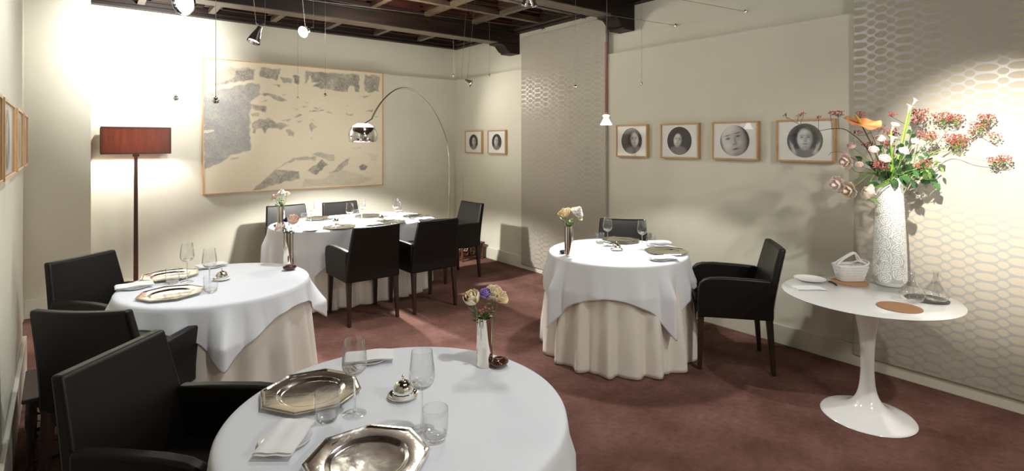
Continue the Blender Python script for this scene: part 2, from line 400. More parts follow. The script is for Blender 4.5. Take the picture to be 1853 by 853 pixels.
for y0, y1 in ((5.63, 6.78), (3.75, 5.43), (1.87, 3.55), (-.01, 1.67)):
    n = 2 if y0 > 5.5 else 3
    ys = [y0+(y1-y0)*k/n for k in range(n+1)]
    for y in ys[1:-1]: box(ribs, -1.3, XR, y-.032, y+.032, 3.055, 3.20)
    for x in xg: box(ribs, x-.032, x+.032, y0, y1, 3.053, 3.20)
    for ya, yb in zip(ys, ys[1:]):
        for xa, xb in zip(xg, xg[1:]+[XR-.08]):
            if xb-xa < .3: continue
            # stepped moulding inside the coffer
            for s, zz in ((.055, 3.10), (.095, 3.135), (.135, 3.165)):
                x0, x1, yy0, yy1 = xa+.032, xb-.032, ya+.03, yb-.03
                box(pans, x0, x1, yy0, yy0+s, zz, 3.20); box(pans, x0, x1, yy1-s, yy1, zz, 3.20)
                box(pans, x0, x0+s, yy0, yy1, zz, 3.20); box(pans, x1-s, x1, yy0, yy1, zz, 3.20)
            box(pans, xa+.2, xb-.2, ya+.18, yb-.18, 3.175, 3.2)
o = struct('trim_6', ribs, M['rib_wood']); struct('trim_7', pans, M['panel_wood'])
b = bmesh.new()   # cornice along back wall and right wall
for s, z0, z1 in ((.17, 3.09, 3.19), (.13, 3.06, 3.09), (.05, 3.03, 3.06)):
    box(b, 0, XR+.045, YB-s, YB+.045, z0, z1)
    for y0, y1 in ((5.63, YB), (3.75, 5.43), (1.87, 3.55), (-.01, 1.67), (-2.0, -.21)): box(b, XR-s, XR+.045, y0, y1, z0, z1)
o = struct('trim_8', b, M['ceil_wood'])
o = tag(obj('wall_cable', tb([(XR-.006, 6.72, .16), (XR-.006, 6.72, 1.15)], .005, 6), M['skirting']), 'thin pale cable running up the right wall by the corner', 'cable')
# ================================================================== FABRIC PANELS
def fpanel(y0, y1, z0, z1, label):
    # made of an upholstered board, 4 cm deep, standing off the wall
    n = bx(-.040, -.004, y0, y1, z0, z1)
    o = obj('fabric_panel', n, M['fabric'], None, None); o.location = (XR+.0, 0, 0); bevel(o, .008, 3)
    return tag(o, label, 'wall panel', 'fabric wall panels')
fpanel(3.87, 5.30, .06, 2.95, 'narrow taupe oval-patterned fabric panel on the wall behind the right round table')
fpanel(-1.6, 1.51, .085, 2.95, 'wide beige and silver oval-patterned fabric panel behind the pedestal table')
# ================================================================== LARGE DRAWING
def pip(px, py, poly):
    ins = np.zeros(px.shape, bool); n = len(poly); j = n-1
    for i in range(n):
        xi, yi = poly[i]; xj, yj = poly[j]
        if yi != yj:
            c = ((yi > py) != (yj > py)) & (px < (xj-xi)*(py-yi)/(yj-yi)+xi); ins ^= c
        j = i
    return ins
def vnoise(x, y, sc, seed):
    r = np.random.RandomState(seed); n = 64; g = r.rand(n, n)
    x = x*sc; y = y*sc; xi = np.floor(x).astype(int); yi = np.floor(y).astype(int); fx = x-xi; fy = y-yi
    fx = fx*fx*(3-2*fx); fy = fy*fy*(3-2*fy); a = g[yi % n, xi % n]; b_ = g[yi % n, (xi+1) % n]; c = g[(yi+1) % n, xi % n]; d = g[(yi+1) % n, (xi+1) % n]
    return (a*(1-fx)+b_*fx)*(1-fy)+(c*(1-fx)+d*fx)*fy
def drawing():
    X0, X1, Z0, Z1 = 1.0, 3.15, 1.035, 2.56
    root = thing('large_drawing', 'large charcoal drawing on cream canvas in thin wood frame on back wall', 'picture', (X0, YB, Z0))
    W, Hh = X1-X0, Z1-Z0; nu, nv = 480, 340
    u = np.linspace(0, W, nu); v = np.linspace(0, Hh, nv); U, V = np.meshgrid(u, v)
    P = np.stack([U, np.full_like(U, -.042), V], -1)
    me = grid_mesh('canvas', P)
    marks = [([(22,245),(290,195),(350,195),(345,255),(300,290),(292,350),(290,480),(295,575),(190,600),(120,650),(22,690)],.62),
      ([(22,95),(200,100),(310,105),(305,170),(180,190),(22,222)],.30),([(210,125),(312,108),(308,172),(130,200),(30,226),(30,212),(200,165)],.60),
      ([(350,100),(470,112),(445,172),(345,157)],.6),([(460,160),(527,165),(525,195),(480,185)],.5),([(535,145),(570,150),(572,200),(545,190)],.7),
      ([(605,120),(690,130),(690,190),(640,190),(640,145),(605,195)],.6),([(690,130),(915,145),(915,240),(890,240),(885,210),(855,210),(850,242),(780,235),(650,212),(690,190)],.62),
      ([(945,145),(1030,150),(1028,235),(985,242),(945,240)],.62),([(300,420),(350,400),(400,392),(440,420),(520,430),(470,455),(400,450),(372,480),(362,450),(325,450),(320,482),(308,470)],.6),
      ([(295,315),(380,325),(388,360),(360,355),(330,345),(300,340)],.7),([(340,250),(430,255),(505,288),(480,295),(430,282),(400,265)],.55),([(335,298),(395,285),(390,293)],.6),
      ([(415,198),(470,203),(460,217),(440,208)],.6),([(463,402),(525,390),(520,402),(470,408)],.7),([(540,382),(590,369),(582,384),(560,388)],.7),([(555,410),(590,402),(570,417)],.6),
      ([(500,460),(525,455),(548,480),(540,502),(505,495)],.5),([(628,430),(645,415),(672,438),(655,450),(645,475),(628,460)],.65),([(625,348),(715,348),(700,354),(640,354)],.7),
      ([(655,330),(700,333),(660,338)],.6),([(525,330),(570,338),(560,342)],.6),([(585,290),(630,305),(620,308)],.5),([(468,250),(495,255),(480,260)],.6),([(835,318),(860,330),(840,326)],.6),([(940,348),(990,342),(985,352)],.6),
      ([(835,365),(880,368),(870,374),(838,372)],.7),([(895,262),(930,270),(985,255),(945,276)],.55),([(1000,378),(1030,382),(1010,386)],.7),
      ([(300,365),(340,360),(350,385),(310,385)],.45),([(640,395),(665,395),(650,403)],.6),([(630,500),(645,498),(640,512)],.6),([(730,355),(760,360),(740,364)],.5),([(590,322),(625,326),(600,330)],.45),
      ([(305,808),(370,740),(440,685),(575,700),(575,740),(440,770),(345,806)],.55),([(425,690),(540,620),(670,610),(662,632),(560,635),(470,668)],.5),
      ([(620,690),(705,633),(738,655),(665,712)],.78),([(740,710),(800,660),(857,618),(850,650),(790,700)],.5),([(600,740),(700,745),(800,680),(1000,740),(900,772),(590,785)],.22),([(910,670),(940,655),(967,668),(950,690),(920,690)],.72),
      ([(640,600),(680,588),(775,600),(765,638),(715,625)],.42),([(175,630),(230,612),(225,622),(190,632)],.5),([(850,560),(930,558),(920,570)],.2),([(960,590),(1020,600),(1020,640),(980,630)],.12)]
    def conv(p):
        q = at_wall_y(360+p[0]/3.159, 90+p[1]/3.159, YB-.042); return (q.x-X0, q.z-Z0)
    wob = (vnoise(U, V, 22, 1)-.5)*.028; wob2 = (vnoise(U, V, 22, 2)-.5)*.028
    dark = np.zeros_like(U); blk = np.zeros_like(U)
    for q_, (poly, k) in enumerate(marks):
        pp = [conv(p) for p in poly]; mk = pip(U+wob, V+wob2, pp)*k
        if q_ == 0: blk = mk*1.5
        else: dark = np.maximum(dark, mk)
    # soften
    for _ in range(5): blk[1:-1, 1:-1] = (blk[1:-1, 1:-1]*2+blk[:-2, 1:-1]+blk[2:, 1:-1]+blk[1:-1, :-2]+blk[1:-1, 2:])/6
    for _ in range(4): dark[1:-1, 1:-1] = (dark[1:-1, 1:-1]*2+dark[:-2, 1:-1]+dark[2:, 1:-1]+dark[1:-1, :-2]+dark[1:-1, 2:])/6
    # lighter streak in the big block
    for poly in ([(22,462),(90,458),(85,468),(22,482)],):
        blk *= 1-.8*pip(U+wob*.4, V+wob2*.4, [conv(p) for p in poly])
    g = NR.rand(*U.shape)
    patch = vnoise(U, V, 9, 3)*.5+vnoise(U, V, 24, 4)*.35+vnoise(U, V, 50, 9)*.3
    dark = dark*np.clip(.35+1.15*patch, 0, 1.3)*(.65+.7*g) + .03*(vnoise(U, V, 5, 8) > .62)*g
    dark = np.clip(dark, 0, .9)[..., None]
    blk = np.clip(blk*(.55+.6*patch)*(.70+.6*g), 0, .95)[..., None]
    paper = np.array([.72, .635, .47]) * (1-.05*vnoise(U, V, 3, 6)[..., None]) * (1-.03*g[..., None])
    ink = np.array([.13, .125, .125])
    colr = paper*(1-blk)+np.array([.27, .275, .275])*blk; colr = colr*(1-dark)+ink*dark
    set_cols(me, colr.reshape(-1, 3)); link(me, 'canvas', M['charcoal'], root)
    bm = bmesh.new(); box(bm, .004, W-.004, -.040, 0, .004, Hh-.004); obj('stretcher', bm, M['mat'], root, None)
    bm = bmesh.new(); box(bm, -.012, 0, -.048, 0, -.012, Hh+.012); box(bm, W, W+.012, -.048, 0, -.012, Hh+.012); box(bm, 0, W, -.048, 0, -.012, 0); box(bm, 0, W, -.048, 0, Hh, Hh+.012)
    obj('frame', bm, M['frame'], root, None)
drawing()
# ================================================================== FRAMED ROUND PORTRAITS
def portrait_cols(x, y, kind):
    """soft black-and-white face in a disc; x right, y up, in -1..1"""
    r = np.random.RandomState(kind+11)
    def blob(cx, cy, sx, sy, a=0):
        c, s = math.cos(a), math.sin(a); u = ((x-cx)*c+(y-cy)*s)/sx; v = (-(x-cx)*s+(y-cy)*c)/sy; return np.exp(-(u*u+v*v)*1.2)
    def ell(cx, cy, sx, sy, a=0, e=.12):
        c, s = math.cos(a), math.sin(a); u = ((x-cx)*c+(y-cy)*s)/sx; v = (-(x-cx)*s+(y-cy)*c)/sy; d = np.sqrt(u*u+v*v); return 1/(1+np.exp((d-1)/e))
    P = [dict(cx=.28, cy=.10, s=.42, t=.12, bg=.10, hair=.015), dict(cx=-.12, cy=.05, s=.36, t=-.15, bg=.05, hair=.03), dict(cx=-.06, cy=.02, s=.92, t=.25, bg=.03, hair=.02),
         dict(cx=.02, cy=.10, s=.48, t=0, bg=.16, hair=.025), dict(cx=.1, cy=.05, s=.45, t=.2, bg=.06, hair=.02), dict(cx=-.08, cy=.1, s=.45, t=-.2, bg=.06, hair=.02)][kind % 6]
    cx, cy, s, t = P['cx'], P['cy'], P['s'], P['t']
    v = np.full_like(x, P['bg'])
    v = v*(1-ell(cx, cy+.12*s, 1.5*s, 1.75*s, t, .1)) + P['hair']*ell(cx, cy+.12*s, 1.5*s, 1.75*s, t, .1)
    sh = ell(cx, cy-2.2*s, 2.0*s, 1.1*s, 0, .06); v = v*(1-sh)+.20*sh                   # collar / shoulders
    f = ell(cx, cy, .92*s, 1.30*s, t, .06); lit = .42+.16*(-(x-cx)/s if kind != 0 else (x-cx)/s)
    v = v*(1-f)+np.clip(lit, .08, .7)*f
    c_, s_ = math.cos(t), math.sin(t)
    def at_(dx, dy): return cx+s*(dx*c_-dy*s_), cy+s*(dx*s_+dy*c_)
    for sx in (-.38, .38):
        a, b_ = at_(sx, .22); v = v*(1-.95*blob(a, b_, .17*s, .075*s, t)); a, b_ = at_(sx, .44); v = v*(1-.85*blob(a, b_, .25*s, .040*s, t))
        a, b_ = at_(sx*1.15, -.25); v += .10*blob(a, b_, .2*s, .2*s, t)
    a, b_ = at_(.12, -.05); v = v*(1-.35*blob(a, b_, .09*s, .32*s, t)); a, b_ = at_(0, -.28); v = v*(1-.45*blob(a, b_, .15*s, .06*s, t))
    a, b_ = at_(0, -.62); v = v*(1-.85*blob(a, b_, .24*s, .065*s, t)); a, b_ = at_(0, -1.0); v = v*(1-.3*blob(a, b_, .3*s, .15*s, t))
    a, b_ = at_(0, .85); v += .12*blob(a, b_, .5*s, .3*s, t)*f
    if kind == 3:
        for q in (-1, 1):
            for k in range(4): v += .22*ell(q*(.62+.06*k), -.42+.05*k, .03, .24, q*-.25, .2)
            v += .2*ell(q*.62, -.7, .16, .16, 0, .2)
    v += .03*(vnoise(x+3, y+3, 14, 50+kind)-.5)
    v = np.clip(v, 0, 1); return np.clip(.008+1.9*v**1.45-.55*v**3, .006, .70)
def picture(y0, y1, z0, z1, face, kind, label, dep=.042, side='right', group='framed round portraits', disc=.40):
    """side right: hangs on the right wall and faces -X. local: x along the wall (to the viewer's right), y into wall, z up"""
    W = abs(y1-y0); Hh = z1-z0
    root = thing('framed_portrait', label, 'picture', (face, max(y0, y1) if side == 'right' else min(y0, y1), z0), -PI/2 if side == 'right' else PI/2, group)
    fw = .014
    bm = bmesh.new(); box(bm, 0, fw, -dep, 0, 0, Hh); box(bm, W-fw, W, -dep, 0, 0, Hh); box(bm, fw, W-fw, -dep, 0, 0, fw); box(bm, fw, W-fw, -dep, 0, Hh-fw, Hh)
    bevel(obj('frame', bm, M['frame'], root, None), .0015, 1)
    obj('passepartout', bx(fw, W-fw, -dep+.012, -.004, fw, Hh-fw), M['mat'], root, None)
    R = Hh*disc; cx_, cz = W/2, Hh/2
    nr, na = 44, 110; rr = np.linspace(0.001, 1, nr); aa = np.linspace(0, 2*PI, na, endpoint=False); A, RR = np.meshgrid(aa, rr)
    x = RR*np.cos(A); y = RR*np.sin(A); P = np.stack([cx_+x*R, np.full_like(x, -dep+.0105), cz+y*R], -1)
    me = grid_mesh('photograph', P[:, ::-1], True); v = portrait_cols(x, y, kind)[:, ::-1]
    set_cols(me, (v[..., None]*np.array([1, .985, .95])).reshape(-1, 3)); link(me, 'photograph', M['photo'], root)
    obj('glass_pane', bx(fw, W-fw, -dep+.004, -dep+.006, fw, Hh-fw), M['pane'], root, None)
    return root
zf0, zf1 = 1.465, 1.795
picture(3.73, 3.33, zf0, zf1, XR, 0, 'framed round portrait with face at right, nearest the pendant lamp')
picture(3.175, 2.76, zf0, zf1, XR, 1, 'framed round portrait in profile shadow, second right of the pendant lamp')
picture(2.63, 2.21, zf0, zf1, XR, 2, 'framed round portrait with tilted close-up face, third right of the pendant')
picture(2.065, 1.63, zf0, zf1, XR, 3, 'framed round portrait with raised hands, crossed by the berry twigs')
picture(6.62, 6.19, 1.457, 1.78, XR, 4, 'framed round portrait in the far corner, left of the pair', dep=.035, disc=.34)
picture(6.05, 5.64, 1.457, 1.78, XR, 5, 'framed round portrait in the far corner, right of the pair by the fabric panel', dep=.035, disc=.34)
for k, (ya, yb, lb) in enumerate(((4.85, 4.40, 'oak framed portrait on the left wall, farthest from the viewer'), (4.24, 3.72, 'oak framed portrait on the left wall, second from the far end'), (3.48, 2.85, 'oak framed portrait on the left wall with its disc visible, second from the picture edge'), (2.76, 2.36, 'oak framed portrait on the left wall, cut by the picture edge'))):
    r = picture(yb, ya, zf0, zf1, skew(yb)+.001, (k+3) % 6, lb, side='left', dep=.036); r.rotation_euler.z = PI/2+.035
# ================================================================== CHAIRS
def make_chair(name='leather_armchair'):
    t = thing(name, 'x', 'chair')
    # four tapered legs
    for sx in (-1, 1):
        for yy, rk in ((.225, .008), (-.225, -.030)):
            bm = bmesh.new(); a, c = .022, .0135; x = sx*.222
            top = [bm.verts.new((x+i*a, yy+j*a, .40)) for i, j in ((-1, -1), (1, -1), (1, 1), (-1, 1))]
            bot = [bm.verts.new((x+i*c+sx*.006, yy+rk+j*c, 0)) for i, j in ((-1, -1), (1, -1), (1, 1), (-1, 1))]
            bm.faces.new(top); bm.faces.new(bot[::-1])
            for k in range(4): bm.faces.new((bot[k], bot[(k+1) % 4], top[(k+1) % 4], top[k]))
            bevel(obj('leg', bm, M['leg_wood'], t, 30), .003, 2)
    # seat
    o = obj('seat', bx(-.202, .202, -.20, .250, .385, .472), M['leather'], t, 60); bevel(o, .022, 4)
    # armrest side panels
    prof = [(-.235, .380), (.246, .380), (.250, .50), (.246, .582), (.234, .622), (.208, .648), (.165, .662), (.08, .668), (-.10, .664), (-.235, .656)]
    for sx in (-1, 1):
        bm = prism(prof, 'x', sx*.252, sx*.203)
        for v in bm.verts: v.co.x += sx*.024*max(0, (v.co.y+.235)/.48)*(.35+.65*max(0, (v.co.z-.38)/.27))
        o = obj('armrest', bm, M['leather'], t, 60); bevel(o, .011, 3, 35)
    # backrest: leaning slab, slightly hollow, full height at the rear
    bm = bmesh.new(); nz, nx = 12, 9; front = []; rear = []
    for i in range(nz+1):
        q = i/nz; z = .380+.497*q; up = max(0, (z-.46)/.417); hw = .252-.034*up; lean = .085*up**1.15
        fr, re = [], []
        for j in range(nx+1):
            x = -1+2*j/nx; zz = z-(.006*(1-x*x) if i == nz else 0); hol = .014*(1-x*x)*up
            re.append(bm.verts.new((x*hw, -.252-lean-hol, zz))); th = .058-.012*up
            fr.append(bm.verts.new((x*hw, -.252-lean-hol+th, zz)))
        front.append(fr); rear.append(re)
    for i in range(nz):
        for j in range(nx):
            bm.faces.new((front[i][j], front[i+1][j], front[i+1][j+1], front[i][j+1])); bm.faces.new((rear[i][j], rear[i][j+1], rear[i+1][j+1], rear[i+1][j]))
        bm.faces.new((front[i][0], rear[i][0], rear[i+1][0], front[i+1][0])); bm.faces.new((front[i][nx], front[i+1][nx], rear[i+1][nx], rear[i][nx]))
    for j in range(nx):
        bm.faces.new((front[0][j], front[0][j+1], rear[0][j+1], rear[0][j])); bm.faces.new((front[nz][j], rear[nz][j], rear[nz][j+1], front[nz][j+1]))
    bmesh.ops.recalc_face_normals(bm, faces=bm.faces[:])
    o = obj('backrest', bm, M['leather'], t, 60); bevel(o, .012, 3, 50)
    # stitched seams down the edges and across the top of the backrest
    for sx in (-1, 1):
        bm = bmesh.new(); tube(bm, [(sx*(.244-.034*max(0, (z-.46)/.417)), -.2535-.085*max(0, (z-.46)/.417)**1.15, z) for z in [.40+.46*k/8 for k in range(9)]], .0012, 5)
        obj('seam', bm, M['leather'], t)
    return t
deg = math.radians
chair_list = [
 ((.288, 2.161), -134.5, 'dark leather armchair nearest the viewer, at the front table'),
 ((.150, 4.235), -141, 'dark leather armchair at the left table, far side by the floor lamp'),
 ((.164, 3.288), -39, 'dark leather armchair with its back to us at the left table'),
 ((2.0, 4.80), 0, 'dark leather armchair with its back to us at the long table, left one'),
 ((2.61, 4.77), 1, 'dark leather armchair with its back to us at the long table, right one'),
 ((3.40, 5.50), 92, 'dark leather armchair at the far end of the long table, by the carved stool'),
 ((1.81, 6.30), 180, 'dark leather armchair behind the long table, left one, behind the silver vase'),
 ((2.45, 6.26), 182, 'dark leather armchair behind the long table, right one, under the drawing'),
 ((3.80, 3.20), 130, 'dark leather armchair behind the right round table, facing us'),
 ((3.735, 2.13), 38.5, 'dark leather armchair in side view, right of the right round table')]
c0 = make_chair()
for i, ((x, y), a, lb) in enumerate(chair_list):
    if i == 0: c0.location = (x, y, 0); c0.rotation_euler.z = deg(a); c0['label'] = lb; c0['group'] = 'dark leather armchairs'
    else: dup(c0, (x, y, 0), deg(a), lb, 'dark leather armchairs')
# ================================================================== TABLES AND CLOTHS
ZT = .76
def stadium(a, R, n):
    """n samples (spine x, normal angle) round a stadium with half straight a and radius R"""
    per = 2*PI*R+4*a; out = []
    for k in range(n):
        s = per*k/n
        if s < 2*a: out.append((a-s, PI/2)); continue
        s -= 2*a
        if s < PI*R: out.append((-a, PI/2+s/R)); continue
        s -= PI*R
        if s < 2*a: out.append((-a+s, 3*PI/2)); continue
        s -= 2*a; out.append((a, 3*PI/2+s/R))
    return out
def table_set(name, cx, cy, R, a, rot, sq, phi, seed, lab_t, lab_o, lab_s, NP=17, offx=0, top=ZT, skirt=True, flare=.020):
    r = np.random.RandomState(seed)
    t = thing('dining_table', lab_t, 'table', (cx, cy, 0), rot, 'cloth-covered dining tables')
    n = 32; sp = stadium(a, R-.03, 96)
    poly = [(sx+(R-.03)*math.cos(an), (R-.03)*math.sin(an)) for sx, an in sp]
    obj('tabletop', prism(poly, 'z', top-.035, top-.007), M['leg_wood'], t, None)
    obj('pedestal', lathe([(0, 0), (.26, 0), (.26, .02), (.05, .05), (.04, top-.06), (.12, top-.036), (0, top-.036)], 24), M['leg_wood'], t)
    ns = 360 if a == 0 else 460; st = stadium(a, R, ns)
    ph = [r.rand()*6.28 for _ in range(8)]; nw = NP
    def pleat(k):
        s = k/ns*2*PI
        w_ = .9*math.sin(3*s+ph[1])+.6*math.sin(5*s+ph[2])
        c = math.cos(nw*s+w_+ph[0]); return (.5+.5*c)**1.4*1.5-.6 + .25*math.cos((nw*2-3)*s+ph[3])
    def soff(k, q):    # skirt offset beyond R at height fraction q (0 top, 1 floor)
        return .002+.050*q**.8+.040*min(1, q*1.25)**1.1*pleat(k)
    def spt(k, r_, dt=0):
        sx, an = st[k]; return sx+r_*math.cos(an)-dt*math.sin(an), r_*math.sin(an)+dt*math.cos(an)
    # underskirt
    if skirt:
        rows = []
        for r_ in (.5, .9): rows.append([(*spt(k, R*r_), top-.006) for k in range(ns)])
        rows.append([(*spt(k, R-.004), top-.006) for k in range(ns)])
        nq = 30
        for i in range(1, nq+1):
            q = i/nq
            rows.append([(*spt(k, R-.006+soff(k, q), .012*q*math.sin((nw)*k/ns*2*PI+ph[0]+1.2)), max(.004, (top-.008)*(1-q)+.006+.010*q*(pleat(k)*.5-.1))) for k in range(ns)])
        me = grid_mesh('underskirt', np.array(rows), True)
        o = link(me, 'floor_length_tablecloth', M['skirt']); o.location = (cx, cy, 0); o.rotation_euler.z = rot
        solid(o, .0015); tag(o, lab_s, 'tablecloth', 'ivory floor-length undercloths')
    # overcloth
    sxx, syy = sq; cph, sph = math.cos(phi), math.sin(phi)
    def hang(k):
        sx, an = st[k]; px, py = sx+R*math.cos(an)-offx, R*math.sin(an)
        dx, dy = math.cos(an), math.sin(an)
        ux, uy = px*cph+py*sph, -px*sph+py*cph; vx, vy = dx*cph+dy*sph, -dx*sph+dy*cph; best = 9
        for p, v, s in ((ux, vx, sxx), (uy, vy, syy)):
            if abs(v) > 1e-6:
                tt = (math.copysign(s, v)-p)/v; best = min(best, tt)
        return max(.03, best)
    L = np.array([hang(k) for k in range(ns)]); Ls = L.copy()
    for _ in range(3): Ls = (np.roll(Ls, 1)+Ls*2+np.roll(Ls, -1))/4
    base = L.min(); corner = np.clip((Ls-base)/(L.max()-base+1e-6), 0, 1)
    kk = np.arange(ns)/ns*2*PI
    waves = .5*np.cos(11*kk+ph[4]+.8*np.sin(2*kk+ph[6]))+.4*np.cos(19*kk+ph[5]+np.sin(3*kk))+.25*np.cos(6*kk+ph[7])
    # corner flute: outward ridge on the corner's axis with an inward valley to each side
    cs = np.clip((corner-.55)/.45, 0, 1); fl = cs**1.6*1.3 - .9*np.exp(-((corner-.42)/.18)**2)
    rows = []
    for r_ in (.0, .15, .3, .45, .6, .75, .88, .96):
        rows.append([(*spt(k, R*r_), top+.0015) for k in range(ns)])
    rc = .022
    for i in range(1, 5):
        an = i/4*PI/2; rows.append([(*spt(k, R-.012+rc*math.sin(an)), top+.0015-rc*(1-math.cos(an))) for k in range(ns)])
    nd = 26
    for i in range(1, nd+1):
        row = []
        for k in range(ns):
            d = Ls[k]*i/nd*.985; q = d/top; g = min(1, d/.20)**1.2; 
            off = R-.012+rc+soff(k, q)*.45+.006*g+flare*g*(waves[k]+.9)*.8+flare*2.2*g*max(-.45, fl[k])+.012*g
            x, y = spt(k, off, .02*g*math.sin(kk[k]*9+ph[4]+1.1))
            row.append((x, y, top+.0015-rc-d*(.995-.03*g)))
        rows.append(row)
    P = np.array(rows); me = grid_mesh('overcloth', P, True)
    o = link(me, 'overlay_tablecloth', M['cloth']); o.location = (cx, cy, 0); o.rotation_euler.z = rot
    solid(o, .0012); tag(o, lab_o, 'tablecloth', 'white square overcloths')
    # stitched hem: a narrow doubled band along the edge
    hem = []
    for f_ in (nd-1.4, nd):
        i0 = int(math.floor(f_)); fr = f_-i0; A = P[len(rows)-nd-1+i0]; Bq = P[min(len(rows)-1, len(rows)-nd+i0)]; hem.append(A*(1-fr)+Bq*fr)
    me = grid_mesh('hem', np.array(hem), True); h = link(me, 'hem', M['cloth'], o); solid(h, .0018, 0)
    return t
TA = (.781, 1.574); TB = (.613, 3.700); TC = (3.262, 2.802); TD = (2.235, 5.66)
table_set('A', *TA, .525, 0, 0, (.76, .76), deg(18), 3, 'round table nearest the viewer under a white cloth', 'white overcloth on the front round table', 'ivory undercloth of the front round table', flare=.011)
table_set('B', *TB, .515, 0, 0, (.605, .605), deg(40), 21, 'round table at the left under a draped white cloth', 'white overcloth on the left round table, one corner hanging towards us', 'ivory floor-length cloth of the left round table', flare=.028)
table_set('C', *TC, .530, 0, 0, (.742, .742), deg(35), 8, 'round table at the right under a brightly lit cloth', 'brightly lit white overcloth on the right round table', 'pleated ivory floor-length cloth of the right round table', NP=18, flare=.027)
table_set('D', *TD, .535, .300, 0, (1.12, .75), deg(7), 30, 'long oval table at the back beneath the arc lamp', 'glaring white overcloth on the long table under the arc lamp', 'ivory floor-length cloth of the long table', NP=24, offx=-.06)
# ================================================================== TABLEWARE (prototypes)
def shell(pts, th=.0011):
    """closed wall of glass: outer profile up, inner profile back down"""
    out = [(r, z) for r, z in pts]; inn = [(max(r-th, 0), z+(th if i == 0 else 0)) for i, (r, z) in enumerate(pts)][::-1]
    inn = [p for p in inn]; return out+inn
def make_wine():
    t = thing('wine_glass', 'x', 'glass')
    obj('bowl', lathe([(.010, .123), (.018, .1265), (.027, .132), (.0355, .145), (.0385, .158), (.0378, .176), (.0345, .205), (.0305, .2355), (.0300, .2365), (.0294, .2355)], 40), M['glass'], t)
    obj('bowl_base', lathe([(0, .119), (.0048, .120), (.012, .1225), (.0275, .1325), (.0340, .142), (.0328, .142), (.026, .1350), (.012, .1285), (0, .1275)], 40), M['solidglass'], t)
    obj('stem', lathe([(0, .1192), (.0045, .1192), (.0034, .105), (.003, .06), (.0034, .02), (.006, .0065), (0, .0065)], 16), M['solidglass'], t)
    obj('foot', lathe([(.005, .006), (.020, .0038), (.036, .0022), (.0372, .0012), (.0368, .0004)], 40), M['glass'], t)
    return t
def make_tumbler():
    t = thing('water_tumbler', 'x', 'glass')
    obj('wall', lathe([(.0345, .016), (.0372, .040), (.0376, .070), (.0370, .0895), (.0364, .0905), (.0356, .0895)], 40), M['glass'], t)
    obj('base', lathe([(0, .0), (.024, .0), (.031, .006), (.0348, .0165), (.0325, .0165), (.024, .0115), (0, .0105)], 40), M['solidglass'], t)
    return t
def make_charger():
    t = thing('silver_charger', 'x', 'plate')
    seg = 64; bm = bmesh.new(); rings = []
    spec = [(0, .0015, 0), (.092, .0015, 0), (.100, .0035, 0), (.107, .0095, 0), (.112, .0105, .1), (.154, .0125, 1), (.160, .0165, 1), (.166, .0165, 1), (.168, .0120, 1), (.165, .0095, 1), (.112, .004, .1), (.100, .0, 0), (0, .0, 0)]
    def octr(a): 
        b_ = (a % (PI/4))-PI/8; return math.cos(PI/8)/math.cos(b_)
    for r_, z, w_ in spec:
        if r_ == 0: rings.append([bm.verts.new((0, 0, z))]); continue
        rings.append([bm.verts.new((r_*(1-w_+w_*octr(2*PI*k/seg))*math.cos(2*PI*k/seg), r_*(1-w_+w_*octr(2*PI*k/seg))*math.sin(2*PI*k/seg), z)) for k in range(seg)])
    for a, b_ in zip(rings, rings[1:]):
        for k in range(seg):
            k2 = (k+1) % seg
            if len(a) == 1: bm.faces.new((a[0], b_[k2], b_[k]))
            elif len(b_) == 1: bm.faces.new((a[k], a[k2], b_[0]))
            else: bm.faces.new((a[k], a[k2], b_[k2], b_[k]))
    bmesh.ops.recalc_face_normals(bm, faces=bm.faces[:])
    obj('dish', bm, M['silver'], t, 30)
    # small engraved crest on the rim
    bm = bmesh.new(); lathe([(0, .0), (.006, .0), (.006, .0009), (0, .0012)], 12, bm, Matrix.Translation((.0, .131, .0114)))
    for q in (-1, 1): box(bm, q*.009-.003, q*.009+.003, .129, .133, .0113, .0122)
    obj('crest', bm, M['silver2'], t)
    return t
def make_cloche():
    t = thing('butter_cloche', 'x', 'butter dish')
    obj('saucer', lathe([(0, .002), (.026, .002), (.040, .006), (.049, .010), (.0505, .0115), (.050, .0085), (.038, .002), (.030, 0), (0, 0)], 36), M['silver2'], t)
    obj('china_rim', lathe([(0, .004), (.034, .004), (.0355, .010), (.034, .0155), (0, .0155)], 36), M['china'], t)
    bm = bmesh.new(); seg = 48; rings = []
    for r_, z in [(.0335, .0155), (.034, .022), (.032, .034), (.027, .045), (.018, .0535), (.008, .0575), (0, .058)]:
        rings.append([bm.verts.new((r_*(1+.02*math.cos(12*2*PI*k/seg))*math.cos(2*PI*k/seg), r_*(1+.02*math.cos(12*2*PI*k/seg))*math.sin(2*PI*k/seg), z)) for k in range(seg)] if r_ else [bm.verts.new((0, 0, z))])
    for a, b_ in zip(rings, rings[1:]):
        for k in range(seg):
            k2 = (k+1) % seg
            if len(b_) == 1: bm.faces.new((a[k], a[k2], b_[0]))
            else: bm.faces.new((a[k], a[k2], b_[k2], b_[k]))
    obj('dome', bm, M['silver2'], t)
    obj('knob', lathe([(.007, .056), (.003, .060), (.0055, .067), (.005, .073), (0, .078)], 16), M['silver2'], t)
    return t
def make_plate(R=.072, name='bread_plate'):
    t = thing(name, 'x', 'plate')
    k = R/.072
    obj('dish', lathe([(0, .003), (.046*k, .003), (.055*k, .006), (.070*k, .0125), (.072*k, .0125), (.0715*k, .0105), (.050*k, .001), (.044*k, 0), (0, 0)], 40), M['china'], t)
    return t
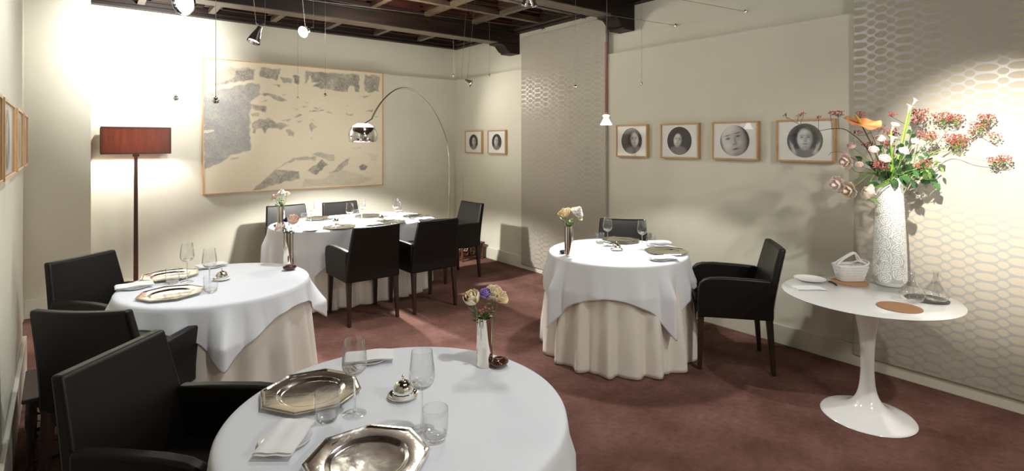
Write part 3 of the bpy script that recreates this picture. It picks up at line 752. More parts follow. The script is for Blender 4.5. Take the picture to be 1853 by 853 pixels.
def make_napkin():
    """folded linen napkin: three soft layers, longer than the plate"""
    t = thing('folded_napkin', 'x', 'napkin')
    def layer(x0, x1, y0, y1, z, th, seed):
        r = np.random.RandomState(seed); nx, ny = 20, 12; bm = bmesh.new(); T, Bt = [], []
        for j in range(ny+1):
            ta, ba = [], []
            for i in range(nx+1):
                u, v = i/nx, j/ny; x = x0+(x1-x0)*u; y = y0+(y1-y0)*v
                sag = -.006*max(0, abs(u-.5)*2-.55)**1.2; wv = .0016*math.sin(3*u*PI+seed)+.0012*math.cos(4*v*PI+seed)
                e = min(u, 1-u, v*.6, (1-v)*.6)*nx; ed = .5*th*max(0, 1-e)**2
                ta.append(bm.verts.new((x, y, z+th+sag+wv-ed))); ba.append(bm.verts.new((x, y, z+sag+wv+ed)))
            T.append(ta); Bt.append(ba)
        for j in range(ny):
            for i in range(nx):
                bm.faces.new((T[j][i], T[j][i+1], T[j+1][i+1], T[j+1][i])); bm.faces.new((Bt[j][i], Bt[j+1][i], Bt[j+1][i+1], Bt[j][i+1]))
        for i in range(nx):
            bm.faces.new((T[0][i], Bt[0][i], Bt[0][i+1], T[0][i+1])); bm.faces.new((T[ny][i], T[ny][i+1], Bt[ny][i+1], Bt[ny][i]))
        for j in range(ny):
            bm.faces.new((T[j][0], T[j+1][0], Bt[j+1][0], Bt[j][0])); bm.faces.new((T[j][nx], Bt[j][nx], Bt[j+1][nx], T[j+1][nx]))
        return bm
    obj('lower_fold', layer(-.094, .090, -.054, .054, 0, .0055, 1), M['napkin'], t, 60)
    obj('upper_fold', layer(-.090, .094, -.054, .051, .0062, .0055, 2), M['napkin'], t, 60)
    return t
PROTO = {}
def place(kind, maker, loc, rz, label, group=None, scale=None):
    if kind not in PROTO:
        o = maker(); PROTO[kind] = o; o.location = loc; o.rotation_euler = (0, 0, rz); o['label'] = label
        if group: o['group'] = group
        if scale: o.scale = scale
        return o
    return dup(PROTO[kind], loc, rz, label, group, scale)
ZS = ZT+.004
def top_to_base(x, ytop, h):      # base point of an upright thing whose rim is seen at (x, ytop)
    p = at(x, ytop, ZS+h); return Vector((p.x, p.y, ZS))
G = dict(wine='wine glasses on the tables', tumb='water tumblers on the tables', chg='silver octagonal chargers', clo='silver butter cloches', pl='white bread plates', nap='folded white napkins')
def wine(x, y, lb): place('wine', make_wine, top_to_base(x, y+1, .236), random.random()*6, lb, G['wine'])
def tumb(x, y, lb): place('tumb', make_tumbler, at(x, y-2, ZS), random.random()*6, lb, G['tumb'])
def charger(x, y, rz, lb): place('chg', make_charger, at(x, y, ZS), deg(rz), lb, G['chg'])
def cloche(x, y, lb): place('clo', make_cloche, at(x, y, ZS), random.random()*6, lb, G['clo'])
def platenap(x, y, rz, lb, lb2, off=(0, 0)):
    p = at(x, y, ZS); place('pl', make_plate, p, 0, lb, G['pl'])
    if lb2: place('nap', make_napkin, (p.x+off[0], p.y+off[1], ZS+.0125), deg(rz), lb2, G['nap'])
# table A
charger(563, 713, 10, 'silver octagonal charger on the front table, left of the two'); charger(665, 837, 20, 'silver octagonal charger on the front table, cut by the picture edge')
wine(641, 613, 'wine glass on the front table, left, beside the charger'); wine(763, 634, 'wine glass on the front table, right of the butter cloche')
tumb(591, 763, 'water tumbler in front of the left charger on the front table'); tumb(787, 797, 'water tumbler at the middle of the front table, near the second wine glass')
cloche(729, 719, 'silver butter cloche on the front table')
platenap(517, 800, 52, 'white bread plate at the left edge of the front table', 'folded white napkin on the bread plate at the left edge of the front table')
platenap(668, 652, -25, 'white bread plate at the far side of the front table', 'folded white napkin on the far bread plate of the front table')
# table B
charger(308, 501, 15, 'silver octagonal charger on the left table, far side'); charger(309, 534, 5, 'silver octagonal charger on the left table, near side')
wine(338, 440, 'wine glass on the left table, the left and taller looking one'); wine(378.5, 449, 'wine glass on the left table, in front of the far napkin')
tumb(311.5, 515, 'water tumbler between the two chargers of the left table'); tumb(381, 531, 'water tumbler right of the near charger on the left table')
cloche(401, 507, 'silver butter cloche on the left table')
platenap(243, 522, 0, 'white bread plate at the left edge of the left table', 'folded white napkin on the bread plate at the left edge of the left table', (.0, .01))
platenap(382, 484, 12, 'white bread plate at the far edge of the left table', 'folded white napkin on the far bread plate of the left table')
# table C
charger(1122, 437, 12, 'silver octagonal charger at the far side of the right round table'); charger(1205, 457, 30, 'silver octagonal charger at the right edge of the right round table')
wine(1099, 393, 'wine glass on the right round table, left one'); wine(1161.5, 398, 'wine glass on the right round table, right one')
tumb(1085, 443, 'water tumbler on the right round table, left one'); tumb(1177, 449, 'water tumbler on the right round table, right one')
cloche(1115.5, 453, 'silver butter cloche on the right round table')
platenap(1193, 442, -40, 'white bread plate at the far right of the right round table', 'folded white napkin on the far right bread plate of the right round table')
platenap(1190, 471, -38, 'white bread plate at the near right of the right round table', 'folded white napkin on the near right bread plate of the right round table', (.04, -.02))
# table D
charger(577, 397, 0, 'silver charger on the long table, far left place'); charger(614, 412.5, 0, 'silver charger on the long table, near left place behind a chair back')
charger(667, 392, 0, 'silver charger on the long table, far middle place'); charger(706, 403.5, 0, 'silver charger on the long table, near middle place'); charger(752, 393.5, 0, 'silver charger on the long table, end place at the right')
wine(562, 365, 'wine glass on the long table, leftmost, next to the silver vase'); wine(632.5, 367, 'wine glass on the long table, second from the left'); wine(654.5, 360, 'wine glass on the long table, third from the left'); wine(715.5, 358.5, 'wine glass on the long table, far one of the overlapping right pair'); wine(718.5, 364, 'wine glass on the long table, near one of the overlapping right pair')
tumb(550, 403, 'water tumbler on the long table, leftmost'); tumb(641.5, 396, 'water tumbler on the long table, behind the second wine glass'); tumb(648, 406, 'water tumbler on the long table, just behind the left chair back'); tumb(722, 397, 'water tumbler on the long table, beside the right wine glasses'); tumb(733.5, 400, 'water tumbler on the long table, rightmost')
cloche(607, 404.5, 'silver butter cloche on the long table, left one'); cloche(689, 398.5, 'silver butter cloche on the long table, right one')
platenap(610, 395.5, 0, 'white bread plate on the long table, beside the far left charger', 'folded white napkin on the long table, left of the second wine glass')
platenap(703, 390.5, 10, 'white bread plate on the long table, behind the right cloche', 'folded white napkin on the long table, behind the right cloche')
platenap(768, 398, -10, 'white bread plate at the right end of the long table', 'folded white napkin at the right end of the long table')
platenap(563, 417.5, 0, 'bare white bread plate on the long table, near left edge', None)
platenap(674, 408, 0, 'white bread plate on the long table, between the two chair backs', 'folded white napkin on the long table, between the two chair backs')
# ---- pebbles
def pebble(p, m, label, s=1.0, rz=0):
    bm = bmesh.new(); bmesh.ops.create_uvsphere(bm, u_segments=32, v_segments=18, radius=1)
    for v in bm.verts:
        x, y, z = v.co; r = math.hypot(x, y); dent = .30*math.exp(-(r/.42)**2) if z > 0 else 0
        v.co = (x*.038*s*(1-.06*y), y*.032*s*(1+.1*x*x), (z*(1-dent)+1)*.0175*s)
    o = obj('glazed_stone', bm, m); o.location = p; o.rotation_euler.z = rz
    return tag(o, label, 'ornament', 'glazed stones beside the vases')
pebble(at(903, 663, ZS), M['stone'], 'glossy brown glazed stone beside the vase on the front table', 1.0, .3)
pebble(at(523.5, 489, ZS), M['stone'], 'glossy brown glazed stone in front of the vase on the left table', 1.15)
pebble(at(1018.5, 459, ZS), M['blackstone'], 'glossy black glazed stone beside the vase on the right round table', .8)
pebble(at(500, 411, ZS), M['stone'], 'brown glazed stone at the left end of the long table', .85)
# ================================================================== FLOWERS
def rose_bm(R, seed, opened=1.0, layers=4, pointy=0.):
    """cupped petals in layers; centre at origin, opening upwards"""
    r = random.Random(seed); bm = bmesh.new()
    for L in range(layers):
        q = L/(layers-1) if layers > 1 else 1; npet = 3+L; rr = R*(.30+.70*q); tilt = .15+.85*q*opened
        for k in range(npet):
            a0 = 2*PI*k/npet+L*.7+r.random()*.3; nu, nv = 6, 6; vs = []
            for j in range(nv+1):
                v = j/nv; row = []
                for i in range(nu+1):
                    u = (i/nu-.5)*2; wd = math.sin(min(1, .18+v*1.0)*PI*.62)*(1-.25*pointy*v*v*2)
                    ang = a0+u*wd*(PI/npet)*1.25
                    rad = rr*(.16+.84*math.sin(v*PI/2)**.9*(1-.25*(1-tilt)*v)); rad *= (1+.08*u*u*v)
                    hz = R*1.25*(v**1.35)*(1.15-.62*tilt*v)-R*.25*q + R*.06*math.sin(u*5+seed)*v - R*.10*u*u*v
                    row.append(bm.verts.new((rad*math.cos(ang), rad*math.sin(ang), hz)))
                vs.append(row)
            for j in range(nv):
                for i in range(nu): bm.faces.new((vs[j][i], vs[j][i+1], vs[j+1][i+1], vs[j+1][i]))
    return bm
def leaf_bm(bm, base, dirv, L, Wd, up=Vector((0, 0, 1)), curl=.3, nu=7):
    d = Vector(dirv).normalized(); s = d.cross(up)
    s = s.normalized() if s.length > 1e-4 else Vector((1, 0, 0)); n = s.cross(d).normalized(); rows = []
    for i in range(nu+1):
        t = i/nu; w_ = Wd*math.sin(PI*min(1, t*.97+.03)**.75)*.5+.0004; c = Vector(base)+d*(L*t)-n*(curl*L*t*t)*.6
        rows.append([bm.verts.new(c-s*w_+n*w_*.22), bm.verts.new(c), bm.verts.new(c+s*w_+n*w_*.22)])
    for a, b_ in zip(rows, rows[1:]):
        for k in range(2): bm.faces.new((a[k], a[k+1], b_[k+1], b_[k]))
def orient(d):
    return Vector(d).to_track_quat('Z', 'Y').to_matrix().to_4x4()
def flower(label, base, tip, R, m, seed, cat='flower', group=None, opened=1.0, layers=4, name='rose', stem_r=.0022, dirv=None, leaves=0, pointy=0.):
    base, tip = Vector(base), Vector(tip); t = thing(name, label, cat, base, 0, group)
    rel = tip-base; mid = rel*.5+Vector((0, 0, abs(rel.x)+abs(rel.y)))*.12
    pts = catmull([(0, 0, 0), mid, rel], 6); bm = tb(pts, stem_r, 6); obj('stem', bm, M['stem'], t)
    d = (Vector(dirv) if dirv is not None else (rel-mid)).normalized()
    bm = rose_bm(R, seed, opened, layers, pointy); bm.transform(Matrix.Translation(rel) @ orient(d)); o = obj('petals', bm, m, t, 80); solid(o, .0006, 0)
    if leaves:
        r = random.Random(seed); bm = bmesh.new()
        for k in range(leaves):
            q = pts[int(len(pts)*(.35+.55*k/leaves))-1]; a = r.random()*6.28
            leaf_bm(bm, q, (math.cos(a), math.sin(a), .35), .02+.018*r.random(), .010, curl=.3)
        obj('leaves', bm, M['green'], t, 80)
    return t
def foliage(label, base, spread, hgt, n, LW, m, seed, name='foliage_sprig', group=None, flat=.2):
    r = random.Random(seed); t = thing(name, label, 'leaves', base, 0, group); st = bmesh.new(); lf = bmesh.new()
    for k in range(n):
        a = r.random()*6.28; q = r.random()**.6; top = Vector((math.cos(a)*spread*q, math.sin(a)*spread*q, hgt*(.35+.65*r.random())))
        pts = catmull([(0, 0, 0), (top.x*.35, top.y*.35, top.z*.6), top], 4); tube(st, pts, .0009, 4)
        for j in range(3):
            p = pts[len(pts)-1-j*2]; b_ = a+(j-1)*1.2+r.random()*.6
            leaf_bm(lf, p, (math.cos(b_), math.sin(b_), flat+r.random()*.6), LW[0]*(.7+.6*r.random()), LW[1], curl=.25)
    obj('stems', st, M['stem'], t); obj('leaves', lf, m, t, 80); return t
def silver_vase(p, h, r_, label):
    t = thing('silver_cylinder_vase', label, 'vase', p, 0, 'tall silver cylinder vases')
    obj('body', lathe([(0, 0), (r_, 0), (r_+.0005, .003), (r_, h*.5), (r_, h-.001), (r_-.0015, h), (r_-.003, h-.002), (r_-.003, .01), (0, .008)], 48), M['vase_silver'], t, 50)
    return t
gv = 'cut flowers in the small silver vases'
def bouquet(p, h, spec, seed, lab, fl=None, base_z=.02):
    for i, (dx, dz, R, m, nm, lb, op, ly, pt) in enumerate(spec):
        # dx is across the view, dz above the vase rim
        rt = Vector((C_, -S_, 0)); fw = Vector((S_, C_, 0)); k = (i % 3-1)*.010
        flower(lb, p+Vector((0, 0, h*.55))+rt*dx*.12, p+Vector((0, 0, h+dz))+rt*dx+fw*k, R, m, seed+i, 'flower', gv, op, ly, nm, .0018, rt*dx*8+Vector((0, 0, 1))*(.5+abs(dz)*3)-fw*.35, 0, pt)
pA = at(876.5, 661, ZS); hA = .185
silver_vase(pA, hA, .0315, 'tall silver cylinder vase on the front table holding purple and cream flowers')
bouquet(pA, hA, [(-.040, .062, .036, M['cream'], 'tulip', 'cream tulip at the left of the front table vase', .15, 3, .6), (.004, .080, .026, M['purple'], 'anemone', 'purple bloom in the middle of the front table vase', .5, 4, .5),
  (.032, .078, .036, M['cream'], 'tulip', 'cream tulip right of the purple bloom in the front table vase', .55, 3, .6), (.058, .070, .030, M['cream'], 'tulip', 'outermost cream tulip at the right of the front table vase', .8, 3, .8), (-.062, .072, .017, M['bluefl'], 'anemone', 'small dark blue bloom at the left of the front table vase', .5, 3, .3)], 100, 'A')
foliage('feathery green sprigs at the mouth of the front table vase', pA+Vector((0, 0, hA*.7)), .055, .115, 26, (.022, .011), M['green'], 4, group='green sprigs in the small vases')
t = thing('berry_sprig', 'small orange red berries above the front table vase', 'berries', pA+Vector((0, 0, hA)), 0)
bm = bmesh.new(); bs = bmesh.new()
for dx, dz in ((-.018, .030), (-.006, .034), (.018, .036), (.003, .042), (.008, .028), (.016, .020), (-.012, .018), (.030, .040)):
    q = Vector((C_, -S_, 0))*dx+Vector((-S_, -C_, 0))*.022+Vector((0, 0, dz)); bmesh.ops.create_icosphere(bm, subdivisions=2, radius=.0052, matrix=Matrix.Translation(q)); tube(bs, [(0, 0, -.05), q*.6, q], .0007, 4)
obj('berries', bm, M['berry'], t); obj('stems', bs, M['stem'], t)
pB = at(521, 480, ZS); hB = .228
silver_vase(pB, hB, .0335, 'tall silver cylinder vase on the left table')
bouquet(pB, hB, [(.034, .070, .044, M['peach'], 'tulip', 'peach tulip at the right of the left table vase', .2, 3, .5), (-.042, .022, .040, M['pinkrose'], 'tulip', 'pale pink tulip drooping at the left of the left table vase', .4, 3, .5), (-.014, .075, .022, M['bluefl'], 'anemone', 'dark blue bloom in the left table vase', .5, 4, .3)], 130, 'B')
foliage('green leafy sprigs in the left table vase', pB+Vector((0, 0, hB*.75)), .06, .125, 24, (.026, .012), M['green'], 5, group='green sprigs in the small vases')
pC = at(1029, 463.5, ZS); hC = .225
silver_vase(pC, hC, .0325, 'tall silver cylinder vase on the right round table')
bouquet(pC, hC, [(-.030, .085, .044, M['cream'], 'tulip', 'cream open tulip at the left of the right round table vase', .8, 3, .6), (.052, .090, .050, M['whitefl'], 'peony', 'full white bloom at the right of the right round table vase', 1.0, 6, 0), (-.004, .105, .026, M['cream'], 'tulip', 'small cream bud at the top of the right round table vase', .2, 3, .6), (-.062, .088, .020, M['cream'], 'tulip', 'small cream bud at the far left of the right round table vase', .3, 3, .6), (.075, .055, .026, M['cream'], 'freesia', 'low cream bloom at the right of the right round table vase', .8, 3, .7)], 160, 'C')
foliage('pale green stalks and leaves in the right round table vase', pC+Vector((0, 0, hC*.8)), .055, .10, 14, (.034, .014), M['green2'], 6, group='green sprigs in the small vases')
pD = at(508, 415.5, ZS); hD = .228
silver_vase(pD, hD, .0345, 'tall silver cylinder vase at the left end of the long table')
bouquet(pD, hD, [(-.050, .075, .038, M['peach'], 'tulip', 'peach bloom leaning left in the long table vase', .7, 3, .6), (.012, .110, .046, M['whitefl'], 'anemone', 'white open bloom with dark centre in the long table vase', 1.0, 4, .2), (.055, .115, .024, M['peach'], 'tulip', 'small peach bud at the right of the long table vase', .3, 3, .6)], 190, 'D')
foliage('green leafy sprigs in the long table vase', pD+Vector((0, 0, hD*.8)), .05, .12, 20, (.028, .014), M['green'], 7, group='green sprigs in the small vases')
# ================================================================== PEDESTAL TABLE
TP = (3.605, 1.185); ZP = .715
t = thing('pedestal_side_table', 'round white lacquered pedestal table with trumpet foot before the fabric panel', 'table', (*TP, 0))
obj('tabletop', lathe([(0, ZP-.020), (.30, ZP-.020), (.40, ZP-.017), (.447, ZP-.006), (.452, ZP-.0015), (.450, ZP), (0, ZP)], 96), M['tulip'], t, 50)
prof = [(0, 0), (.240, 0), (.243, .004), (.238, .010), (.20, .022), (.14, .042), (.095, .068), (.062, .11), (.044, .17), (.036, .25), (.035, .34), (.040, .44), (.052, .54), (.068, .62), (.085, .68), (.10, ZP-.020), (0, ZP-.020)]
pf = [Vector((a, b_, 0)) for a, b_ in prof[3:-1]]; pf = [(v.x, v.y) for v in catmull(pf, 5)]
obj('pedestal', lathe(prof[:3]+pf+[prof[-1]], 64), M['tulip'], t, 50)
ZPT = ZP+.0008
def pt(x, y, z=ZPT): return at(x, y, z)
def matleather(p, a, b_, rz, m, label):
    n = 72; poly = [(a*math.cos(2*PI*k/n), b_*math.sin(2*PI*k/n)) for k in range(n)]
    o = obj('leather_mat', prism(poly, 'z', 0, .004), m, None, 40); o.location = p; o.rotation_euler.z = rz; bevel(o, .0012, 2)
    return tag(o, label, 'mat', 'round leather mats')
matleather(pt(1537, 511), .105, .105, 0, M['tan'], 'tan leather mat under the glass basket')
matleather(pt(1627, 557), .105, .105, 0, M['tan'], 'tan leather mat at the front edge of the pedestal table')
matleather(pt(1677, 542), .105, .105, 0, M['grey'], 'dark grey leather mat under the glass decanters')
# tall etched vase
VH = .68; VB = pt(1609.5, 516)
def rose_vase():
    t = thing('rose_pattern_vase', 'tall tapering vase with white etched roses on the pedestal table', 'vase', VB)
    prof = catmull([(.060, .000, 0), (.076, .006, 0), (.088, .030, 0), (.0905, .075, 0), (.087, .20, 0), (.081, .36, 0), (.0735, .52, 0), (.0680, .62, 0), (.0655, VH, 0)], 16)
    # resample by height
    zs = np.array([p.y for p in prof]); rs = np.array([p.x for p in prof])
    nv, nu = 380, 330; z = np.concatenate([np.linspace(0, .05, 40, endpoint=False), np.linspace(.05, VH, nv-40)]); rr = np.interp(z, zs, rs)
    a = np.linspace(0, 2*PI, nu, endpoint=False); A, Z = np.meshgrid(a, z); RR = np.repeat(rr[:, None], nu, 1)
    NRo = 8; best = np.full(A.shape, 9.); patt = np.zeros(A.shape); pit = .071
    for k in range(NRo):
        for row in range(11):
            ac = (k+.10*math.sin(k*3+row*2))*2*PI/NRo; zz = .060+pit*(row+.5*(k % 2))+.004*math.sin(k*2.3+row)
            if zz > VH: continue
            da = (A-ac+PI) % (2*PI)-PI; x = da*RR; y = Z-zz; d = np.sqrt(x*x+y*y); th = np.arctan2(y, x)
            q = d/.0385
            ring = q*3.0+.20*np.sin(3*th+row+k)*np.clip(q*2, 0, 1)-.25
            n_ = np.floor(ring); br = np.cos(th*(2+np.clip(n_, 0, 3))+n_*1.9+k+row) > .965
            p = ((ring % 1.0) < .68) & ~(br & (n_ > 0))
            p = np.where(q < .09, False, p)
            msk = d < best; patt = np.where(msk & (q < 1.10), p, np.where(msk, 0., patt)); best = np.minimum(best, d)
    clear = (Z < .028) | (Z > VH-.012)
    patt = np.where(clear, 0, patt).astype(float)
    sft = patt.copy(); sft[1:-1] = (patt[:-2]+patt[1:-1]*2+patt[2:])/4
    RD = RR+.0016*sft
    P = np.stack([RD*np.cos(A), RD*np.sin(A), Z], -1); me = grid_mesh('body', P, True)
    c = np.array([.47, .48, .46])*(1-sft[..., None])+np.array([.86, .87, .85])*sft[..., None]
    c = np.where(clear[..., None], np.array([.62, .63, .60]), c); set_cols(me, c.reshape(-1, 3)); link(me, 'body', M['rosevase'], t)
    obj('inner_wall', lathe([(0, .0), (.060, 0), (.060, .002), (0, .002)], 48), M['china'], t)
    obj('lining', lathe([(.0655, VH), (.0632, VH-.001), (.0632, VH-.05), (.080, .10), (.072, .02), (0, .012)], 64), M['china'], t)
rose_vase()
# ---- glass wine basket, small plate, folded cloth, corkscrew, decanters
def basket(p, rz):
    t = thing('glass_wine_basket', 'woven clear glass wine basket with loop handle on tan mat', 'basket', p, rz)
    def ring(z, a, b_, n=40):   # rounded rectangle
        out = []
        for k in range(n):
            an = 2*PI*k/n; c, s = math.cos(an), math.sin(an); e = .45
            out.append((a*math.copysign(abs(c)**e, c), b_*math.copysign(abs(s)**e, s), z))
        return out
    bm = bmesh.new()
    for i in range(9):
        q = i/8; z = .006+.066*q; R = ring(z, .070+.022*q, .036+.020*q)
        R = [(x*(1+.012*math.cos(k*PI+i*PI)), y*(1+.02*math.cos(k*PI+i*PI)), z_) for k, (x, y, z_) in enumerate(R)]; tube(bm, R+[R[0]], .0036, 6, False)
    obj('weave', bm, M['crystal'], t)
    bm = bmesh.new(); lo = ring(.004, .070, .036); hi = ring(.074, .093, .057)
    for k in range(0, 40, 2): tube(bm, [lo[k], hi[k]], .0022, 5)
    for i in range(-3, 4): tube(bm, [(i*.018, -.034, .004), (i*.018, .034, .004)], .003, 5)
    obj('uprights', bm, M['crystal'], t)
    bm = bmesh.new(); R = ring(.077, .094, .058)
    tube(bm, [(x, y, z+.020*max(0, x/.094)**3) for x, y, z in R+[R[0]]], .0052, 8, False); obj('rim', bm, M['crystal'], t)
    bm = bmesh.new()
    for s in (-.010, .010): tube(bm, catmull([(-.092, s*2, .078), (-.05, s, .105), (.015, s, .135), (.035, s, .128), (.055, s*2, .10), (.085, s*3, .085)], 6), .0048, 8)
    obj('handle', bm, M['crystal'], t)
basket(pt(1538, 508, ZPT+.0045), deg(-38)); bpy.data.objects['glass_wine_basket'].scale = (1.06, 1.0, 1.32)
place('pl2', lambda: make_plate(.095, 'white_saucer'), pt(1465, 507), 0, 'shallow white plate at the left edge of the pedestal table')
o = place('nap2', make_napkin, pt(1463, 523), deg(-40), 'folded white napkin at the left edge of the pedestal table', 'folded white napkins', (.95, .8, .9)); 
t = thing('corkscrew', 'black and silver waiter corkscrew on the pedestal table', 'corkscrew', (pt(1488, 506)+pt(1523, 522))/2, math.atan2((pt(1523, 522)-pt(1488, 506)).y, (pt(1523, 522)-pt(1488, 506)).x))
obj('handle', tb([(-.035, 0, .007), (0, .001, .008), (.045, 0, .006), (.062, -.004, .005)], [.004, .006, .005, .003], 8), M['dark'], t)
obj('lever', tb([(-.060, .008, .004), (-.03, .007, .006), (.01, .009, .004)], .0028, 6), M['chrome'], t)
obj('worm', tb([(-.01+.0016*k, -.008+.0025*math.cos(k*.9), .0055+.0025*math.sin(k*.9)) for k in range(30)], .0011, 5), M['chrome'], t)
def decanter(p, lb, rz):
    t = thing('glass_decanter', lb, 'decanter', p, rz, 'small clear glass decanters'); t.scale = (.86, .86, .97)
    pr = catmull([(.030, .001, 0), (.058, .012, 0), (.072, .036, 0), (.068, .062, 0), (.045, .090, 0), (.024, .115, 0), (.0155, .140, 0), (.0145, .160, 0), (.0185, .178, 0)], 6)
    o = obj('body', lathe([(v.x, v.y) for v in pr], 48), M['glass'], t)
    pr = catmull([(.0150, .160, 0), (.010, .145, 0), (.0085, .11, 0), (.011, .07, 0), (.020, .035, 0), (.014, .016, 0), (.003, .014, 0)], 6)
    o = obj('inner_tube', lathe([(v.x, v.y) for v in pr], 32), M['glass'], t)
    obj('base', lathe([(0, .0), (.030, .0), (.034, .003), (.02, .009), (0, .016)], 32), M['solidglass'], t)
decanter(pt(1650, 546, ZPT+.0045), 'clear glass decanter nearer the tall vase', 0); decanter(pt(1693, 546, ZPT+.0045), 'clear glass decanter at the right on the dark mat', 1)
# ================================================================== LARGE BOUQUET
VT = VB+Vector((0, 0, VH)); RT = Vector((C_, -S_, 0)); FW = Vector((S_, C_, 0)); UP = Vector((0, 0, 1))
DV = (VB-Vector((0, 0, 0))).dot(FW)
def bq(x, y, dd=0.0):     # point of the arrangement seen at (x, y), dd metres deeper than the vase axis
    return at_depth(x, y, min(DV+dd, (XR-.11)/ray(x, y).x))
gb = 'flowers of the tall bouquet'
def stem_to(tip, r_=.003, m='stem', start=None, bend=.10, name='stem', parent=None, org=None):
    start = VT+Vector((random.uniform(-.035, .035), random.uniform(-.035, .035), -.10)) if start is None else start
    rel = tip-start; pts = catmull([Vector((0, 0, 0)), Vector((rel.x*.25, rel.y*.25, rel.z*.5+.06)), Vector((rel.x*.65, rel.y*.65, rel.z*.80+.05)), rel], 6)
    return start, pts
# anthurium
tipA = bq(1558, 225, -.12)
t = thing('anthurium', 'large orange anthurium at the left of the tall bouquet', 'flower', VT+Vector((0, 0, -.1)), 0, gb); t.location = VT+Vector((0, 0, -.10))
rel = tipA-t.location
obj('stem', tb(catmull([(0, 0, 0), rel*.5+Vector((.02, .0, .02)), rel], 8), .0035, 8), M['twig'], t)
bm = bmesh.new(); nA = 48; rings = []
for j in range(9):
    q = j/8; ring = []
    for k in range(nA):
        a = 2*PI*k/nA; # heart outline, notch at a=pi/2
        hr = .098*(1-.34*math.exp(-((a-PI/2)/.38)**2)+.10*math.exp(-((a-3*PI/2)/.35)**2)); x = hr*q*math.cos(a)*1.12; y = hr*q*math.sin(a)*.85
        z = .030*q*q-.02*abs(math.sin(a*1.0))*q**3+.006*math.cos(6*a)*q*q
        ring.append(bm.verts.new((x, y, z)))
    rings.append(ring)
for a_, b_ in zip(rings, rings[1:]):
    for k in range(nA): bm.faces.new((a_[k], a_[(k+1) % nA], b_[(k+1) % nA], b_[k]))
bmesh.ops.remove_doubles(bm, verts=bm.verts, dist=1e-5)
Mx = Matrix((RT, (UP*.45+FW*.9).normalized(), (UP*.9-FW*.45).normalized())).transposed().to_4x4()
bm.transform(Matrix.Translation(rel) @ Mx @ Matrix.Rotation(.08, 4, 'Y')); solid(obj('spathe', bm, M['anth'], t, 80), .0012, 0)
p0 = rel+UP*.004; d_ = (RT*-.62+UP*.60-FW*.3).normalized()
obj('spadix', tb([p0+d_*(.085*k/8) for k in range(9)], [.010, .010, .0098, .0095, .009, .0082, .0075, .006, .003], 10), M['spadix'], t)
# calla lilies
def calla(tip, base_px, lb, R, dirv, m='peach', stemM='calla_stem', sr=.006):
    st_ = base_px; t = thing('calla_lily', lb, 'flower', st_, 0, gb); rel = tip-st_
    obj('stem', tb(catmull([(0, 0, 0), rel*.5+Vector((.004, 0, 0)), rel], 6), sr, 10), M[stemM], t)
    bm = bmesh.new(); rows = []
    for j in range(13):
        q = j/12; row = []
        for k in range(25):
            u = (k/24-.5)*2; a = u*PI*1.02; rad = R*(.20+.42*q+.75*q**5)*(1+.25*q*(1-abs(u))); hz = R*3.0*q*(1-.20*abs(u)**1.5)+R*.7*(q**4)*(1-abs(u))
            row.append(bm.verts.new((rad*math.cos(a), rad*math.sin(a), hz)))
        rows.append(row)
    for a_, b_ in zip(rows, rows[1:]):
        for k in range(24): bm.faces.new((a_[k], a_[k+1], b_[k+1], b_[k]))
    bm.transform(Matrix.Translation(rel) @ orient(dirv)); solid(obj('spathe', bm, M[m], t, 80), .001, 0)
    obj('spadix', tb([rel+Vector(dirv).normalized()*(R*.4), rel+Vector(dirv).normalized()*R*2.2], .003, 6), M['spadix'], t)
calla(bq(1643, 204, 0), bq(1621, 300, .02), 'tall peach calla lily topping the bouquet', .016, RT*.35+UP)
calla(bq(1651, 190, -.01), bq(1623, 295, .04), 'topmost pale calla bud above the tall calla', .013, RT*.55+UP*.8, sr=.003)
calla(bq(1612, 238, -.05), bq(1611, 312, -.02), 'small peach calla lily turned right in the bouquet', .016, RT*.3+UP-FW*.4)
calla(bq(1612, 262, -.08), bq(1615, 310, -.02), 'narrow cream calla lily low in the bouquet', .017, RT*.25+UP)
# roses
for i, (x, y, R, dd, m, lb) in enumerate([
  (1591, 250, .026, -.10, 'pinkrose', 'pale pink rose under the anthurium'), (1580, 270, .026, -.14, 'pinkrose', 'pale pink rose left of centre, below another rose'),
  (1599, 287, .030, -.15, 'pinkrose', 'open pale rose low at the front of the bouquet'), (1632, 273, .028, -.13, 'pinkrose', 'open pale rose at the centre of the bouquet'),
  (1652, 255, .024, -.04, 'whitefl', 'white rose at the upper right of the bouquet'), (1541, 262, .024, -.02, 'pinkrose', 'blush rose at the far left above the drooping blooms'),
  (1555, 296, .020, -.08, 'pinkrose', 'small pink rosebud left of the vase mouth'), (1697, 288, .022, .02, 'cream', 'cream rose at the right of the bouquet')]):
    st_ = VT+Vector((random.uniform(-.035, .035), random.uniform(-.035, .035), -.10))
    flower(lb, st_, bq(x, y+4, dd), R*1.12, M[m], 300+i, 'flower', gb, .62, 5, 'rose', .0022, -FW*.75+UP*.9+RT*((x-1610)/90), 3)
